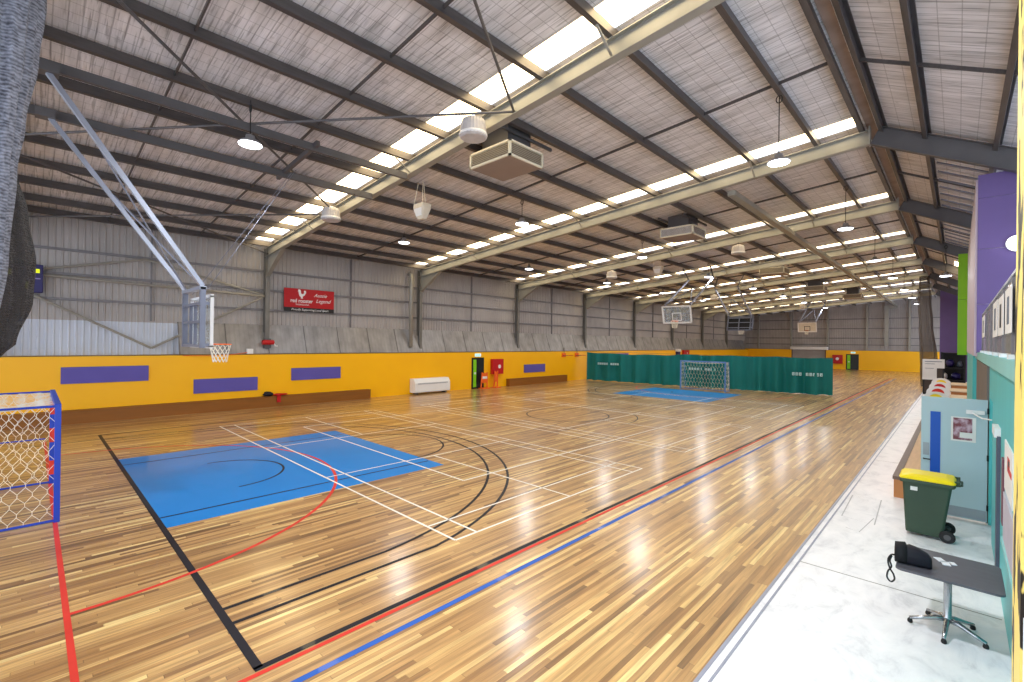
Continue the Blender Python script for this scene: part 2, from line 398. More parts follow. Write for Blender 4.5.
# ------------------------------------------------------------------ floor
fl = struct('floor', MB().box((-24.3, -12, -.12), (EDGE, YF+.2, 0)), M_FLOOR)
def line(pts, w, m, z=.002, name='court_line', closed=False, label=None, parent=fl):
    pts = [Vector((p[0], p[1], 0)) for p in pts]; n = len(pts); L_, R_ = [], []
    for i, p in enumerate(pts):
        a = pts[(i-1) % n] if (closed or i) else p; b = pts[(i+1) % n] if (closed or i < n-1) else p
        t = (b-a).normalized(); nn = Vector((-t.y, t.x, 0))
        L_.append(p+nn*w/2); R_.append(p-nn*w/2)
    vs = [(v.x, v.y, z) for v in L_]+[(v.x, v.y, z) for v in R_]
    k = n if closed else n-1
    fs = [(i, n+i, n+(i+1) % n, (i+1) % n) for i in range(k)]
    o = obj(name, MB().add(vs, fs), m, parent)
    if label: o['label'] = label
    return o
def arc(cx, cy, r, a0, a1, n=48): return [(cx+r*math.cos(a0+(a1-a0)*i/n), cy+r*math.sin(a0+(a1-a0)*i/n)) for i in range(n+1)]
CX = -12.43
for (y0, y1, x0, x1, lb) in ((1.6, 7.42, -15.72, -9.53, 'blue painted key nearest the camera'), (25.7, 31.5, -15.85, -9.9, 'blue painted key before the green curtain')):
    o = obj('painted_key', MB().quad((x0,y0,.001),(x1,y0,.001),(x1,y1,.001),(x0,y1,.001)), M_BLUE, fl); o['label'] = lb
BL, SLn = 1.56, -4.86
LW = .075
line([(-20.0, BL), (SLn, BL)], .085, M_LBLK, .003)
line([(SLn, BL-.04), (SLn, 60)], LW, M_LBLK, .0030)
line([(-20.0, BL), (-20.0, 31.5)], LW, M_LBLK, .0030)
line([(-20.0, 31.5), (SLn, 31.5)], LW, M_LBLK, .0030)
line([(-4.775, .3), (-4.775, 60)], .06, M_LRED, .0026)
line([(-4.42, -3), (-4.42, 60)], .075, M_LBLU, .0026)
line([(-4.775, .31), (-19.9, .31)], .06, M_LRED, .0026)
for by, sg in ((BL, 1), (31.5, -1)):
    hy = by+1.575*sg
    for r, sx in ((6.25, 6.22), (6.72, 6.6)):
        a = math.acos(min(1, sx/r)); pts = [(CX+sx, by)]+[(CX+r*math.cos(t), hy+sg*r*math.sin(t)) for t in [a+(PI-2*a)*i/64 for i in range(65)]]+[(CX-sx, by)]
        line(pts, .06, M_LBLK, .0032)
    line([(x, y) for x, y in [(CX+1.8*math.cos(t), by+sg*(5.8+1.8*math.sin(t))) for t in [PI*i/40 for i in range(41)]]], .055, M_LBLK, .0034)
    line([(CX+1.3*math.cos(t), hy+sg*1.3*math.sin(t)) for t in [PI*i/40 for i in range(41)]], .05, M_LBLK, .0034)
    for sx in (-2.5, 2.3): line([(CX+sx, by), (CX+sx, by+sg*5.8)], .05, M_LBLK, .0034)
    line([(CX+.1+5*math.cos(t), by-1.23*sg+sg*5*math.sin(t)) for t in [PI*i/64 for i in range(65)]], .065, M_LRED, .0036)
line(arc(CX, 16.5, 1.8, 0, 2*PI)[:-1], .055, M_LBLK, .0032, closed=True)
line(arc(CX, 16.5, 3.0, -.4, .85), .055, M_LBLK, .0032)
def badminton(y0, x0=-19.18, x1=-5.78):
    y1 = y0+6.1; w = .045; cx = (x0+x1)/2; m = M_LWHT; z = .004
    for y in (y0, y0+.46, y1-.46, y1): line([(x0, y), (x1, y)], w, m, z)
    for x in (x0, x0+.76, x1-.76, x1, cx-1.98, cx+1.98): line([(x, y0), (x, y1)], w, m, z)
    for a, b in ((x0, cx-1.98), (cx+1.98, x1)): line([(a, (y0+y1)/2), (b, (y0+y1)/2)], w, m, z)
for y0 in (4.75, 13.4, 22.0): badminton(y0)
for a, b in (((-17.12, 6.9), (-8.13, 6.9)), ((-17.12, 24.9), (-8.13, 24.9)), ((-17.12, 6.9), (-17.12, 24.9)), ((-8.13, 6.9), (-8.13, 24.9)), ((-17.12, 12.9), (-8.13, 12.9)), ((-17.12, 18.9), (-8.13, 18.9))):
    line([a, b], .05, M_LWHT, .0044)
# second court beyond the curtain
line([(-20, 37.5), (SLn, 37.5)], LW, M_LBLK, .003)

fc = struct('floor_concrete', MB().box((EDGE, -12, -.12), (9, YF+.2, 0)), M_CONC)
fc.name = 'floor.001'
ms = MB().box((EDGE, -12, 0), (EDGE+.035, YF, .006)); ms.box((EDGE+.10, -12, 0), (EDGE+.125, YF, .005))
struct('trim_1', ms, mat('edge_strip', (150, 156, 176), .4, .4))
jm = mat('saw_cut', (128, 126, 126), .8)
jf = mat('faint_saw_cut', (186, 186, 190), .8)
for y in (-.5, 7.93, 16.5, 25.2, 34): line([(EDGE+.13, y), (.4, y+.02)], .02, jm, .001, 'floor_joint', parent=fc)
line([(-1.55, 10.62), (-1.05, 10.5), (-1.12, 12.3), (-1.6, 12.25)], .02, jf, .001, 'floor_joint', closed=True, parent=fc)
line([(-1.4, 10.0), (-1.2, 9.9), (-1.1, 10.9)], .015, jf, .001, 'floor_joint', parent=fc)

# ------------------------------------------------------------------ walls
def ribbed_x(mb, x, y0, y1, z0, z1, pitch=.2, d=.035):
    prof = []
    y = y0
    while y < y1:
        prof += [(x, y), (x, y+pitch*.62), (x+d, y+pitch*.72), (x+d, y+pitch*.9)]; y += pitch
    n = len(prof); mb.add([(a, b, z0) for a, b in prof]+[(a, b, z1) for a, b in prof], [(i, i+1, n+i+1, n+i) for i in range(n-1)])
    return mb
def ribbed_y(mb, y, x0, x1, z0, z1f, pitch=.2, d=.035):
    prof = []; x = x0
    while x < x1:
        prof += [(x, y), (x+pitch*.62, y), (x+pitch*.72, y-d), (x+pitch*.9, y-d)]; x += pitch
    n = len(prof); mb.add([(a, b, z0) for a, b in prof]+[(a, b, z1f(a)) for a, b in prof], [(i, i+1, n+i+1, n+i) for i in range(n-1)])
    return mb
struct('wall_left', MB().box((-24.3, -10, 0), (XY, YF-.3, 2.45)), M_YEL)
struct('wall_left_upper', ribbed_x(MB(), XL, -10, YF, 3.75, 7.75), M_CORR)
struct('wall_left_lower_band', ribbed_x(MB(), XL+.01, -10, 4.3, 2.45, 3.80), M_BRIGHT)
capm = MB()
ys = [4.3+1.75*i for i in range(42)]
for a, b in zip(ys[:-1], ys[1:]):
    # curved hood sheets, one after another, tilted inward from the wall to the top of the yellow wall
    prof = [(XL+.03, 3.86), (XL+.12, 3.6), (XL+.26, 3.2), (XL+.42, 2.78), (XL+.52, 2.5)]
    n = len(prof); capm.add([(x+.02, a, z) for x, z in prof]+[(x, b+.05, z) for x, z in prof], [(i, n+i, n+i+1, i+1) for i in range(n-1)])
struct('wall_left_hood', capm, M_CAP)
struct('trim_2', MB().box((XY-.12, -10, 2.45), (XY+.02, YF, 2.49)), mat('ledge_cap', (128, 106, 60), .7, .0))
# far wall
struct('wall_far', ribbed_y(MB(), YF, -24, 1.5, 2.6, lambda x: zr(x)+.6), M_CORR)
DRX = (-10.95, -9.6)
fw = MB().box((-24, YF-.25, 0), (-17.5, YF-.05, 2.6)); fw.box((-13.3, YF-.25, 0), (DRX[0], YF-.05, 2.6)); fw.box((DRX[1], YF-.25, 0), (-1.0, YF-.05, 2.6)); fw.box((DRX[0], YF-.25, 2.08), (DRX[1], YF-.05, 2.6))
struct('wall_far_lower', fw, M_YEL)
struct('trim_3', MB().box((-24, YF-.29, 2.6), (-1.0, YF-.05, 2.64)), M_GIRT)
struct('light_block_left', MB().box((-24.35, -10, 2.4), (-24.25, YF+.3, 8.2)), M_CORR)  # added shell behind the left wall to stop sky light leaking in
struct('light_block_far', MB().box((-24.35, YF+.15, 0), (1.6, YF+.25, 10.2)), M_CORR)  # added sheet behind the far wall, blocks daylight through the roller door gaps
struct('light_block_corner', MB().box((-24.2, YF-.12, 2.4), (-23.3, YF-.04, 4.2)), M_CORR)  # added plate, shuts out sky light at the end of the hood
# ceiling slabs with skylight openings just before every frame
cm = MB()
ysk = [(y-.66, y+.06) for y in FR if y > 0]
edges = [-12]
for a, b in ysk: edges += [a, b]
edges.append(YF+.1)
XW2 = -2.05
for i in range(0, len(edges)-1):
    a, b = edges[i], edges[i+1]
    sky = (i % 2 == 1)
    xs0 = (-24.1, XW2) if not sky else None
    if not sky:
        cm.quad((-24.1, a, zr(-24.1)+CE), (XR, a, zr(XR)+CE), (XR, b, zr(XR)+CE), (-24.1, b, zr(-24.1)+CE))
    else:
        cm.quad((XW2, a, zr(XW2)+CE), (XR, a, zr(XR)+CE), (XR, b, zr(XR)+CE), (XW2, b, zr(XW2)+CE))
        cm.quad((-24.1, a, zr(-24.1)+CE), (-23.4, a, zr(-23.4)+CE), (-23.4, b, zr(-23.4)+CE), (-24.1, b, zr(-24.1)+CE))
cm.quad((XR, -12, zr(XR)+CE), (4.5, -12, zr(4.5)+CE), (4.5, YF, zr(4.5)+CE), (XR, YF, zr(XR)+CE))
struct('ceiling', cm, M_CEIL)
for i, (a, b) in enumerate(ysk):
    struct('window_%d' % (i+1), MB().quad((-23.4, a, zr(-23.4)+CE+.05), (XW2, a, zr(XW2)+CE+.05), (XW2, b, zr(XW2)+CE+.05), (-23.4, b, zr(-23.4)+CE+.05)), M_SKYL)
struct('window_9', MB().quad((-.2, 41, zr(-.2)+CE-.02), (.9, 41, zr(.9)+CE-.02), (.9, 44, zr(.9)+CE-.02), (-.2, 44, zr(-.2)+CE-.02)), M_SKYL)

# ------------------------------------------------------------------ portal frames
ORD = ['first', 'second', 'third', 'fourth', 'fifth', 'sixth', 'seventh', 'eighth', 'ninth', 'tenth', 'eleventh', 'twelfth', 'thirteenth', 'fourteenth', 'fifteenth', 'sixteenth']
UPL = Vector((-.084, 0, 1)).normalized()
for k, y in enumerate(FR):
    lb = 'grey steel portal frame out of view beside the grey netting at the left' if k == 0 else \
         'pale steel portal frame crossing the roof just before the red banner' if k == 1 else \
         'pale steel portal frame with a downpipe beside its left column' if k == 2 else \
         'pale steel portal frame, %s one away from the camera' % ORD[k]
    t = thing('portal_frame', lb, 'roof frame', (XL+.3, y, 0), 'portal frames along the hall')
    obj('rafter', MB().ibeam((XL+.25, y, zr(XL+.25)), (XR, y, zr(XR)), DL, .2, UPL), M_STEEL, t)
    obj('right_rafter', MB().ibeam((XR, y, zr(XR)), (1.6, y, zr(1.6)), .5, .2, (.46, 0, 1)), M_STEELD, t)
    obj('ridge_plate', MB().box((XR-.02, y-.13, zr(XR)-.03), (XR+.02, y+.13, zr(XR)+.5)), M_STEEL, t)
    c = MB(); z1 = zr(XL+.3)+DL; x = XL+.14
    for a, b, w in ((x, x+.02, .2), (x+.02, x+.26, .014), (x+.26, x+.28, .2)): c.box((a, y-w/2, 2.46), (b, y+w/2, z1))
    c.box((x+.28, y-.09, 2.62), (x+.31, y+.09, 3.0))
    obj('column', c, M_COLM, t)
    # haunch: tapered plate from the column to the rafter
    hx = XL+.42
    h = MB(); w = .012
    tri = [(hx, zr(hx)-.95), (hx, zr(hx)), (hx+1.9, zr(hx+1.9)), (hx+1.85, zr(hx+1.9)-.06)]
    h.loft([[(a, y-w/2, b) for a, b in tri], [(a, y+w/2, b) for a, b in tri]], True, True)
    h.bar((hx, y, zr(hx)-.95), (hx+1.9, y, zr(hx+1.9)-.03), .18, .02, (0, 0, 1))
    obj('knee_haunch', h, M_STEEL, t)
    if k:
        # fly braces down from the purlins, bolts omitted where too small
        for xx in (-4.85, -11.7, -18.5): obj('fly_brace', MB().bar((xx, y-.6, zr(xx)+DL+.02), (xx, y-.03, zr(xx)+.05), .05, .02), M_STEEL, t)
# end-wall posts
for x, lb in ((-22, 'grey end wall post nearest the left corner'), (-17.6, 'grey end wall post at the left edge of the roller door'), (-13.1, 'grey end wall post at the right edge of the roller door'), (-8.7, 'grey end wall post right of the far black door'), (-4.4, 'grey end wall post nearest the stored brown net')):
    single('wall_post', MB().box((x-.11, YF-.36, 2.64), (x+.11, YF-.05, zr(x)+.4)), M_STEEL, lb, 'wall post')
# girts
zn = {6.46: 'highest', 5.56: 'second highest', 4.62: 'third highest'}
for z in zn:
    single('wall_girt', MB().box((XL+.03, -9, z-.09), (XL+.13, YF-.1, z+.0)), M_GIRT, 'long grey %s wall rail running along the left wall' % zn[z], 'wall rail')
for z, n in ((6.9, 'highest'), (5.6, 'second highest'), (4.3, 'second lowest'), (3.4, 'lowest')):
    single('wall_girt', MB().box((XL+.2, YF-.15, z-.1), (-1, YF-.05, z)), M_GIRT, 'grey %s wall rail across the far end wall' % n, 'wall rail')
for k in range(8):
    y = (FR[k]+FR[k+1])/2
    single('girt_tie', MB().box((XL+.04, y-.03, 3.86), (XL+.1, y+.03, 7.6)), M_GIRT, 'thin upright wall tie halfway between the %s and %s portal frames' % (ORD[k], ORD[k+1]), 'wall tie')
# purlins
PX = [-2.03, -3.12, -4.85, -6.58, -8.3, -10.0, -11.7, -13.4, -15.1, -16.8, -18.5, -20.2, -21.9, -23.3]
cee = [(-.05, 0), (.05, 0), (.05, .02), (-.03, .02), (-.03, .19), (.045, .19), (.045, .21), (-.045, .21)]
for i, x in enumerate(PX):
    z = zr(x)+DL
    single('roof_purlin', MB().sect((x, -11, z), (x, YF, z), [(-a*1.1, b) for a, b in cee], UPL), M_PURLIN, 'dark steel purlin under the left roof slope, %s down from the ridge' % ORD[i], 'roof purlin', 'purlins of the left slope', loc=(x, 0, z))
for i, x in enumerate((-1.6, -.68, .62)):
    z = zr(x)+.42
    single('roof_purlin', MB().sect((x, -11, z), (x, YF, z), cee, (.46, 0, 1)), M_PURLIN, 'dark steel purlin under the right roof slope, %s down from the ridge' % ORD[i], 'roof purlin', 'purlins of the right slope', loc=(x, 0, z))
single('ridge_board', MB().box((XR-.10, -11, zr(XR)+.60), (XR+.14, YF, zr(XR)+.63)), mat('ridge_lining', (158, 138, 128), .6, .1, .2, 2), 'narrow brown lining strip along the roof ridge', 'roof lining')
br = [(2.0, 'nearest the camera'), (4.95, 'behind the hanging lamp nearest the camera')]
for k in range(1, 8): br.append(((FR[k]+FR[k+1])/2, 'halfway between the %s and %s portal frames' % (ORD[k], ORD[k+1])))
br.append((73, 'nearest the far end wall'))
for y, s in br:
    t = thing('purlin_bridging', 'thin steel bridging bar crossing the purlins, %s' % s, 'bridging bar', (XR, y, zr(XR)+.5), 'bridging bars')
    m = MB().bar((XL+.3, y, zr(XL+.3)+DL+.12), (-2.1, y, zr(-2.1)+DL+.12), .03, .07)
    obj('left_bar', m, M_PURLIN, t); obj('right_bar', MB().bar((XR+.3, y, zr(XR+.3)+.5), (1.4, y, zr(1.4)+.5), .03, .07), M_PURLIN, t)
for (ya, yb, nn, lb) in ((16.9, 24.6, 9, 'nearest'), (25.7, 33.2, 9, 'second')):
    t = thing('roof_louvre', 'row of bluish steel slats under the right roof slope beside the purple wall, %s row' % lb, 'roof slats', (0, ya, zr(0)+.5))
    for i in range(nn):
        y = ya+(yb-ya)*i/(nn-1); obj('slat', MB().bar((-.5, y, zr(-.5)+.52), (.75, y, zr(.75)+.52), .16, .04), M_GALV, t)
# roof cross bracing in the nearest bay
nd = [-1.9, -7.5, -16.5, -23.6]
b0 = {0: 'from the ridge', 1: 'over the nearest blue key', 2: 'beside the left wall'}
for i in range(3):
    for (ya, yb) in ((FR[0], FR[1]), (FR[1], FR[0])):
        p = (nd[i], ya, zr(nd[i])+.12); q = (nd[i+1], yb, zr(nd[i+1])+.12)
        single('brace_rod', MB().tube([p, q], .03, 8), M_STEELD, 'thin grey roof brace tube %s, its left end %s' % (b0[i], 'farther away' if yb > ya else 'nearer the camera'), 'roof brace', 'roof bracing of the nearest bay')
for (a, b, s) in (((XL+.25, 7.6, 5.15), (XL+.25, 3.4, 2.75), 'rising to the column by the banner'), ((XL+.25, 3.4, 2.75), (XL+.25, -.6, 5.0), 'rising to the blue scoreboard'),
                  ((XL+.25, 7.6, 5.25), (XL+.25, 3.2, 6.35), 'rising left from column to top rail'), ((XL+.25, 3.2, 6.35), (XL+.25, -.8, 5.35), 'falling left from top rail to netting')):
    single('wall_brace', MB().tube([a, b], .045, 8), M_STEEL, 'grey wall brace behind the nearest hoop, ' + s, 'wall brace')
single('wall_strut', MB().tube([(XL+.3, -.9, 5.42), (XL+.3, 7.65, 5.2)], .05, 8), M_STEEL, 'pale horizontal wall tube behind the nearest hoop', 'wall brace')
single('downpipe', MB().tube([(XL+.15, 15.75, 7.2), (XL+.42, 15.72, 7.05), (XL+.45, 15.72, 6.8), (XL+.45, 15.72, 2.8)], .12, 12), M_STEEL, 'pale round downpipe beside the second column of the left wall', 'pipe', smooth=True)
# duct on the underside of the frames
t = thing('air_duct', 'long pale square duct running under the frames to the far wall', 'duct', (-5.7, 17, 8.4))
obj('duct_run', MB().box((-5.83, 16.8, 8.37), (-5.58, 76.8, 8.54)), M_STEEL, t)
obj('drop', MB().box((-6.85, 76.65, 3.3), (-6.45, 77.0, 8.1)).box((-6.85, 76.65, 8.05), (-5.58, 77.0, 8.45)), M_STEEL, t)

# ------------------------------------------------------------------ basketball hoops
def ring_net(t, c, d, m_ring=M_ORG):
    # rim of radius .225 with bracket towards the board, net below
    R = .225; c = Vector(c)
    r = obj('rim', MB().tube([c+Vector((R*math.cos(a), R*math.sin(a), 0)) for a in [2*PI*i/24 for i in range(25)]], .012, 8), m_ring, t, True)
    m = MB(); n = 12; lv = 5
    def P(i, j):
        z = -.42*j/lv; rr = R*(1-.10*j+.006*j*j) if j < lv else R*.62
        a = 2*PI*(i+.5*(j % 2))/n
        return c+Vector((rr*math.cos(a), rr*math.sin(a), z))
    for j in range(lv):
        for i in range(n):
            m.tube([P(i, j), P(i, j+1)], .007, 4, False); m.tube([P(i, j), P(i-1 if j % 2 == 0 else i+1, j+1)], .007, 4, False)
    obj('ring_net', m, M_NETW, t)
    obj('rim_bracket', MB().box((c.x-.06, min(c.y+d*R, c.y+d*.37), c.z-.06), (c.x+.06, max(c.y+d*R, c.y+d*.37), c.z-.0)), m_ring, t)
# nearest hoop, hanging from two channels between the first frames
hx, by, bz0, bz1 = -12.6, 2.72, 3.0, 4.12
t = thing('basketball_hoop', 'clear basketball hoop with long slanting arms above the near blue key', 'basketball hoop', (hx, by, bz0), 'hoops hanging from the roof')
obj('backboard', MB().box((hx-.9, by-.015, bz0), (hx+.9, by+.015, bz1)), M_GLASS, t)
fr = MB()
for a, b in (((hx-.92, by-.03, bz0-.03), (hx+.92, by+.03, bz0+.03)), ((hx-.92, by-.03, bz1-.03), (hx+.92, by+.03, bz1+.03)), ((hx-.92, by-.03, bz0), (hx-.86, by+.03, bz1)), ((hx+.86, by-.03, bz0), (hx+.92, by+.03, bz1))): fr.box(a, b)
obj('board_rim', fr, M_WHITE, t)
mk = MB()
for a, b in (((hx-.3, by+.018, 3.2), (hx+.3, by+.02, 3.25)), ((hx-.3, by+.018, 3.6), (hx+.3, by+.02, 3.65)), ((hx-.3, by+.018, 3.2), (hx-.25, by+.02, 3.65)), ((hx+.25, by+.018, 3.2), (hx+.3, by+.02, 3.65))): mk.box(a, b)
obj('target_square', mk, M_WHITE, t)
bf = MB(); yb = by-.16
for x in (hx-.82, hx+.82): bf.box((x-.05, yb-.05, bz0-.02), (x+.05, yb+.05, bz1+.18))
for z in (bz0+.02, bz0+.55, bz0+.95): bf.box((hx-.8, yb-.04, z-.03), (hx+.8, yb+.04, z+.03))
for x in (hx-.82, hx+.82):
    for z in (bz0+.05, bz0+.95): bf.box((x-.03, yb, z-.03), (x+.03, by-.02, z+.03))
for x in (hx-.2, hx+.2): bf.box((x-.03, yb-.03, bz0), (x+.03, yb+.03, bz0+.95))
obj('support_frame', bf, M_GALV, t)
obj('top_rail', MB().box((hx-.87, yb-.06, bz1+.13), (hx+.87, yb+.06, bz1+.2)), M_ALU, t)
P1 = (-11.65, .16, 7.86); P2 = (-13.5, .2, 7.72)
obj('swing_arm', MB().bar((hx+.8, yb, bz1+.2), P1, .085, .085), M_ALU, t)
obj('swing_arm', MB().bar((hx-.8, yb, bz1+.2), P2, .085, .085), M_ALU, t)
obj('tie_rod', MB().tube([(hx-.7, yb, bz1+.2), (-12.2, .9, 6.9)], .018, 6).tube([(hx+.7, yb, bz1+.2), (-13.0, 1.2, 6.2)], .018, 6), M_GALV, t)
obj('hinge', MB().box((P1[0]-.13, .0, 7.85), (P1[0]+.13, .3, 8.0)), M_STEELD, t)
obj('hinge', MB().box((P2[0]-.13, .0, 7.66), (P2[0]+.13, .3, 7.84)), M_STEELD, t)
obj('hoist_cable', MB().tube([(hx+.6, yb+.1, bz1+.1), (-12.9, 4.9, 7.75)], .007, 5), M_GALV, t)
obj('hoist_cable', MB().tube([(hx-.6, yb+.1, bz1+.1), (-13.2, 4.9, 7.75)], .007, 5), M_GALV, t)
ring_net(t, (hx, by+.385, 3.05), -1)
for x, z, s in ((-11.75, 8.0, 'right'), (-13.75, 7.82, 'left')):
    single('hoop_beam', MB().sect((x, -2, z-.12), (x, 7.62, z-.12), [(-.05, .06), (.05, .06), (.05, .24), (-.05, .24)]), M_STEELD, 'grey channel carrying the nearest hoop, the %s one of the pair' % s, 'beam')
single('hoist_crossbar', MB().bar((-11.5, 4.9, 8.08), (-14.2, 4.9, 7.86), .09, .12), M_STEELD, 'dark crossbar joining the two hoop channels, where the hoist cables start', 'beam')

def folded_hoop(cx, y, z0, label, board, back=False, s=1, w=.92, lean=-.28, up=None):
    t = thing('basketball_hoop', label, 'basketball hoop', (cx, y, z0), 'hoops hanging from the roof')
    h = 1.05; d = -1 if not back else 1
    def B(u, v, o=0): return Vector((cx+u, y+d*o-lean*0+(-d)*lean*v*-1, z0+v))
    def bxs(mb, u0, u1, v0, v1, o0, o1):
        r1 = [B(u0, v0, o0), B(u1, v0, o0), B(u1, v1, o0), B(u0, v1, o0)]; r2 = [B(u0, v0, o1), B(u1, v0, o1), B(u1, v1, o1), B(u0, v1, o1)]
        return mb.loft([r1, r2], True, True)
    obj('backboard', bxs(MB(), -w, w, 0, h, 0, .03), board, t)
    fr = MB()
    e = .07
    for a in ((-w-.02, w+.02, -.02, e), (-w-.02, w+.02, h-e+.02, h+.02), (-w-.02, -w+e, 0, h), (w-e, w+.02, 0, h)): bxs(fr, *a, -.02, .05)
    obj('board_rim', fr, M_WHITE if not back else M_GALV, t)
    mk = MB()
    for a in ((-.3, .3, .15, .2), (-.3, .3, .6, .65), (-.3, -.25, .15, .65), (.25, .3, .15, .65)): bxs(mk, *a, .032, .04)
    obj('target_square', mk, M_WHITE if board is not M_OFFW else M_BLACK, t)
    bk = MB()
    for v in (.2, .6, .95): bxs(bk, -w, w, v-.03, v+.03, -.25, -.18)
    for u in (-w+.1, 0, w-.1): bxs(bk, u-.03, u+.03, 0, h+.1, -.25, -.18)
    obj('support_frame', bk, M_GALV, t)
    c = B(0, .12, .4)
    ring_net(t, c, -d)
    for sgn in (-1, 1):
        a = B(sgn*(w-.1), h+.1, -.2); b = a+Vector((up[0], up[1], up[2]))
        obj('swing_arm', MB().bar(a, b, .1, .1), M_ALU, t)
    obj('tie_rod', MB().tube([B(-w+.1, h+.1, -.2), B(0, h+.1, -.2)+Vector(up)*.6], .03, 6).tube([B(w-.1, h+.1, -.2), B(0, h+.1, -.2)+Vector(up)*.6], .03, 6), M_GALV, t)
    obj('hanger', MB().bar(B(-w+.1, h+.1, -.2)+Vector(up), Vector((cx-w, B(0, h, 0).y+up[1], zr(cx)+.3)), .07, .07).bar(B(w-.1, h+.1, -.2)+Vector(up), Vector((cx+w, B(0, h, 0).y+up[1], zr(cx)+.3)), .07, .07), M_STEELD, t)
folded_hoop(-12.62, 28.0, 4.48, 'clear basketball hoop swung up above the far blue key', M_GLASS, up=(.25, 3.0, 1.9), lean=.25)
folded_hoop(-12.2, 38.0, 4.3, 'dark backed basketball hoop seen from behind past the curtain', M_BLACK, back=True, up=(-.3, -2.2, 2.0), lean=.25)
folded_hoop(-12.5, 62.0, 4.75, 'cream basketball board hanging before the far end wall', M_OFFW, up=(.3, 4.0, 2.6), lean=.2)

# ------------------------------------------------------------------ football goals
def hexnet(m, P, nu, nv, r, amp=.02, hexa=True):
    # P(u,v) in 0..1 ; diamond/hex lattice of cords
    def Q(i, j):
        u = min(1, max(0, (i+(.5 if int(j) % 2 else 0))/nu)); v = j/nv
        p = Vector(P(u, v)); k = noise.noise(p*3.1)*amp; return p+Vector((k, noise.noise(p*2.7+Vector((5,5,5)))*amp, k*.7))
    for j in range(nv):
        for i in range(nu):
            a = Q(i, j); c = Q(i, j+.35)
            m.tube([a, c], r, 4, False)
            m.tube([c, Q(i, j+1)], r, 4, False)
            m.tube([c, Q(i-1 if j % 2 == 0 else i+1, j+1)], r, 4, False)
def goal(x0, x1, y, dep, label, r, hei=2.0, s=-1, nets=(18, 12), M_GOALB=M_GOALB):
    # posts at x0,x1; mouth at y; net runs to y+s*dep
    t = thing('goal', label, 'football goal', ((x0+x1)/2, y, 0), 'football goals')
    q = .04
    for x in (x0, x1):
        p = obj('goal_post', MB().cbox((x-q, y-q, 0), (x+q, y+q, hei), .006), M_GOALB, t)
    obj('crossbar', MB().cbox((x0+q, y-q, hei-.08), (x1-q, y+q, hei), .006), M_GOALB, t)
    yb = y+s*dep; yt = y+s*dep*.8
    for x in (x0, x1):
        obj('ground_bar', MB().tube([(x, y, .03), (x, yb, .03)], .022, 8), M_GOALB, t)
        obj('top_bar', MB().tube([(x, y, hei-.04), (x, yt, hei-.04), (x, yb, .03)], .022, 8), M_GOALB, t)
    obj('rear_bar', MB().tube([(x0, yb, .03), (x1, yb, .03)], .022, 8).tube([(x0, y+s*.1, .98), (x0, yt, .98)], .015, 6), M_GOALB, t)
    n = MB()
    for x, b in ((x0, -1), (x1, 1)):
        hexnet(n, lambda u, v, x=x: (x+.02*b*math.sin(PI*u)*math.sin(PI*v)*4, y+s*(.03+u*(dep*(.82+.16*(1-v))-.05)), .03+v*(hei-.08)), nets[0]//2, nets[1], r)
    hexnet(n, lambda u, v: (x0+u*(x1-x0), y+s*(dep*(.98-.16*v)), .03+v*(hei-.08)), nets[0]+4, nets[1], r)
    hexnet(n, lambda u, v: (x0+u*(x1-x0), y+s*(.04+v*dep*.8), hei-.05-.16*math.sin(PI*u)*math.sin(PI*v)), nets[0]+4, nets[1]//2, r)
    obj('goal_net', n, M_NETW, t)
    return t
g1 = goal(-14.15, -11.15, .33, 1.9, 'blue framed goal with white net at the left edge before the yellow wall', .004, 2.03, -1, (20, 12))
for z0, z1 in ((1.5, 1.8), (.9, 1.2), (.2, .5)): obj('post_band', MB().box((-14.192, .288, z0), (-14.108, .372, z1)), M_LRED, g1)
goal(-14.2, -11.15, 32.1, .8, 'blue framed goal with white net standing against the green curtain', .006, 2.03, 1, (10, 7), mat('pale_goal_blue', (96, 136, 196), .4))

# ------------------------------------------------------------------ curtain
C0 = Vector((-22.85, 33.0, 0)); C1 = Vector((-5.7, 35.3, 0)); Lc = (C1-C0).length; dc = (C1-C0).normalized(); nc = Vector((-dc.y, dc.x, 0))
NU, NV = 520, 14; vs = []
for j in range(NV+1):
    v = j/NV
    for i in range(NU+1):
        u = i/NU; s_ = u*Lc
        k = noise.noise(Vector((s_*.45, 2.2, 0))); gath = .55+.45*min(1, max(0, (u-.15)*3))
        fold = math.sin(s_*5.2+3*k+.8*math.sin(s_*1.3))*(.10+.22*max(0, k+.35))*gath + .05*math.sin(s_*11.3+v*.8)*gath*.5
        sag = .05*math.sin(s_*.9)+.03*math.sin(s_*2.7)
        p = C0+dc*s_+nc*fold*(1.15-.5*v)
        zt = 2.40-.10*math.sin(PI*min(1, u*2))-.03*math.sin(s_*2.1)
        z = .012+abs(noise.noise(Vector((s_*1.4, 0, 0))))*.10*(1-v)**2+(zt-.02)*v
        if v < .12: p += nc*(-.14*(1-v/.12)*(noise.noise(Vector((s_*1.1, 7, 0)))+.1))
        vs.append((p.x, p.y, z))
fs = [(j*(NU+1)+i, j*(NU+1)+i+1, (j+1)*(NU+1)+i+1, (j+1)*(NU+1)+i) for j in range(NV) for i in range(NU)]
t = thing('divider_curtain', 'green fabric divider curtain drawn across the hall behind the far blue key', 'curtain', tuple(C0))
cu = obj('curtain_fabric', MB().add(vs, fs), M_GRE, t, True)
ring = MB().tube([C0+Vector((0, 0, 2.44)), C1+Vector((0, 0, 2.36))], .012, 6)
obj('top_cable', ring, M_STEELD, t)
M_LET = mat('faded_lettering', (190, 226, 230), .7, 0, .03, 5)
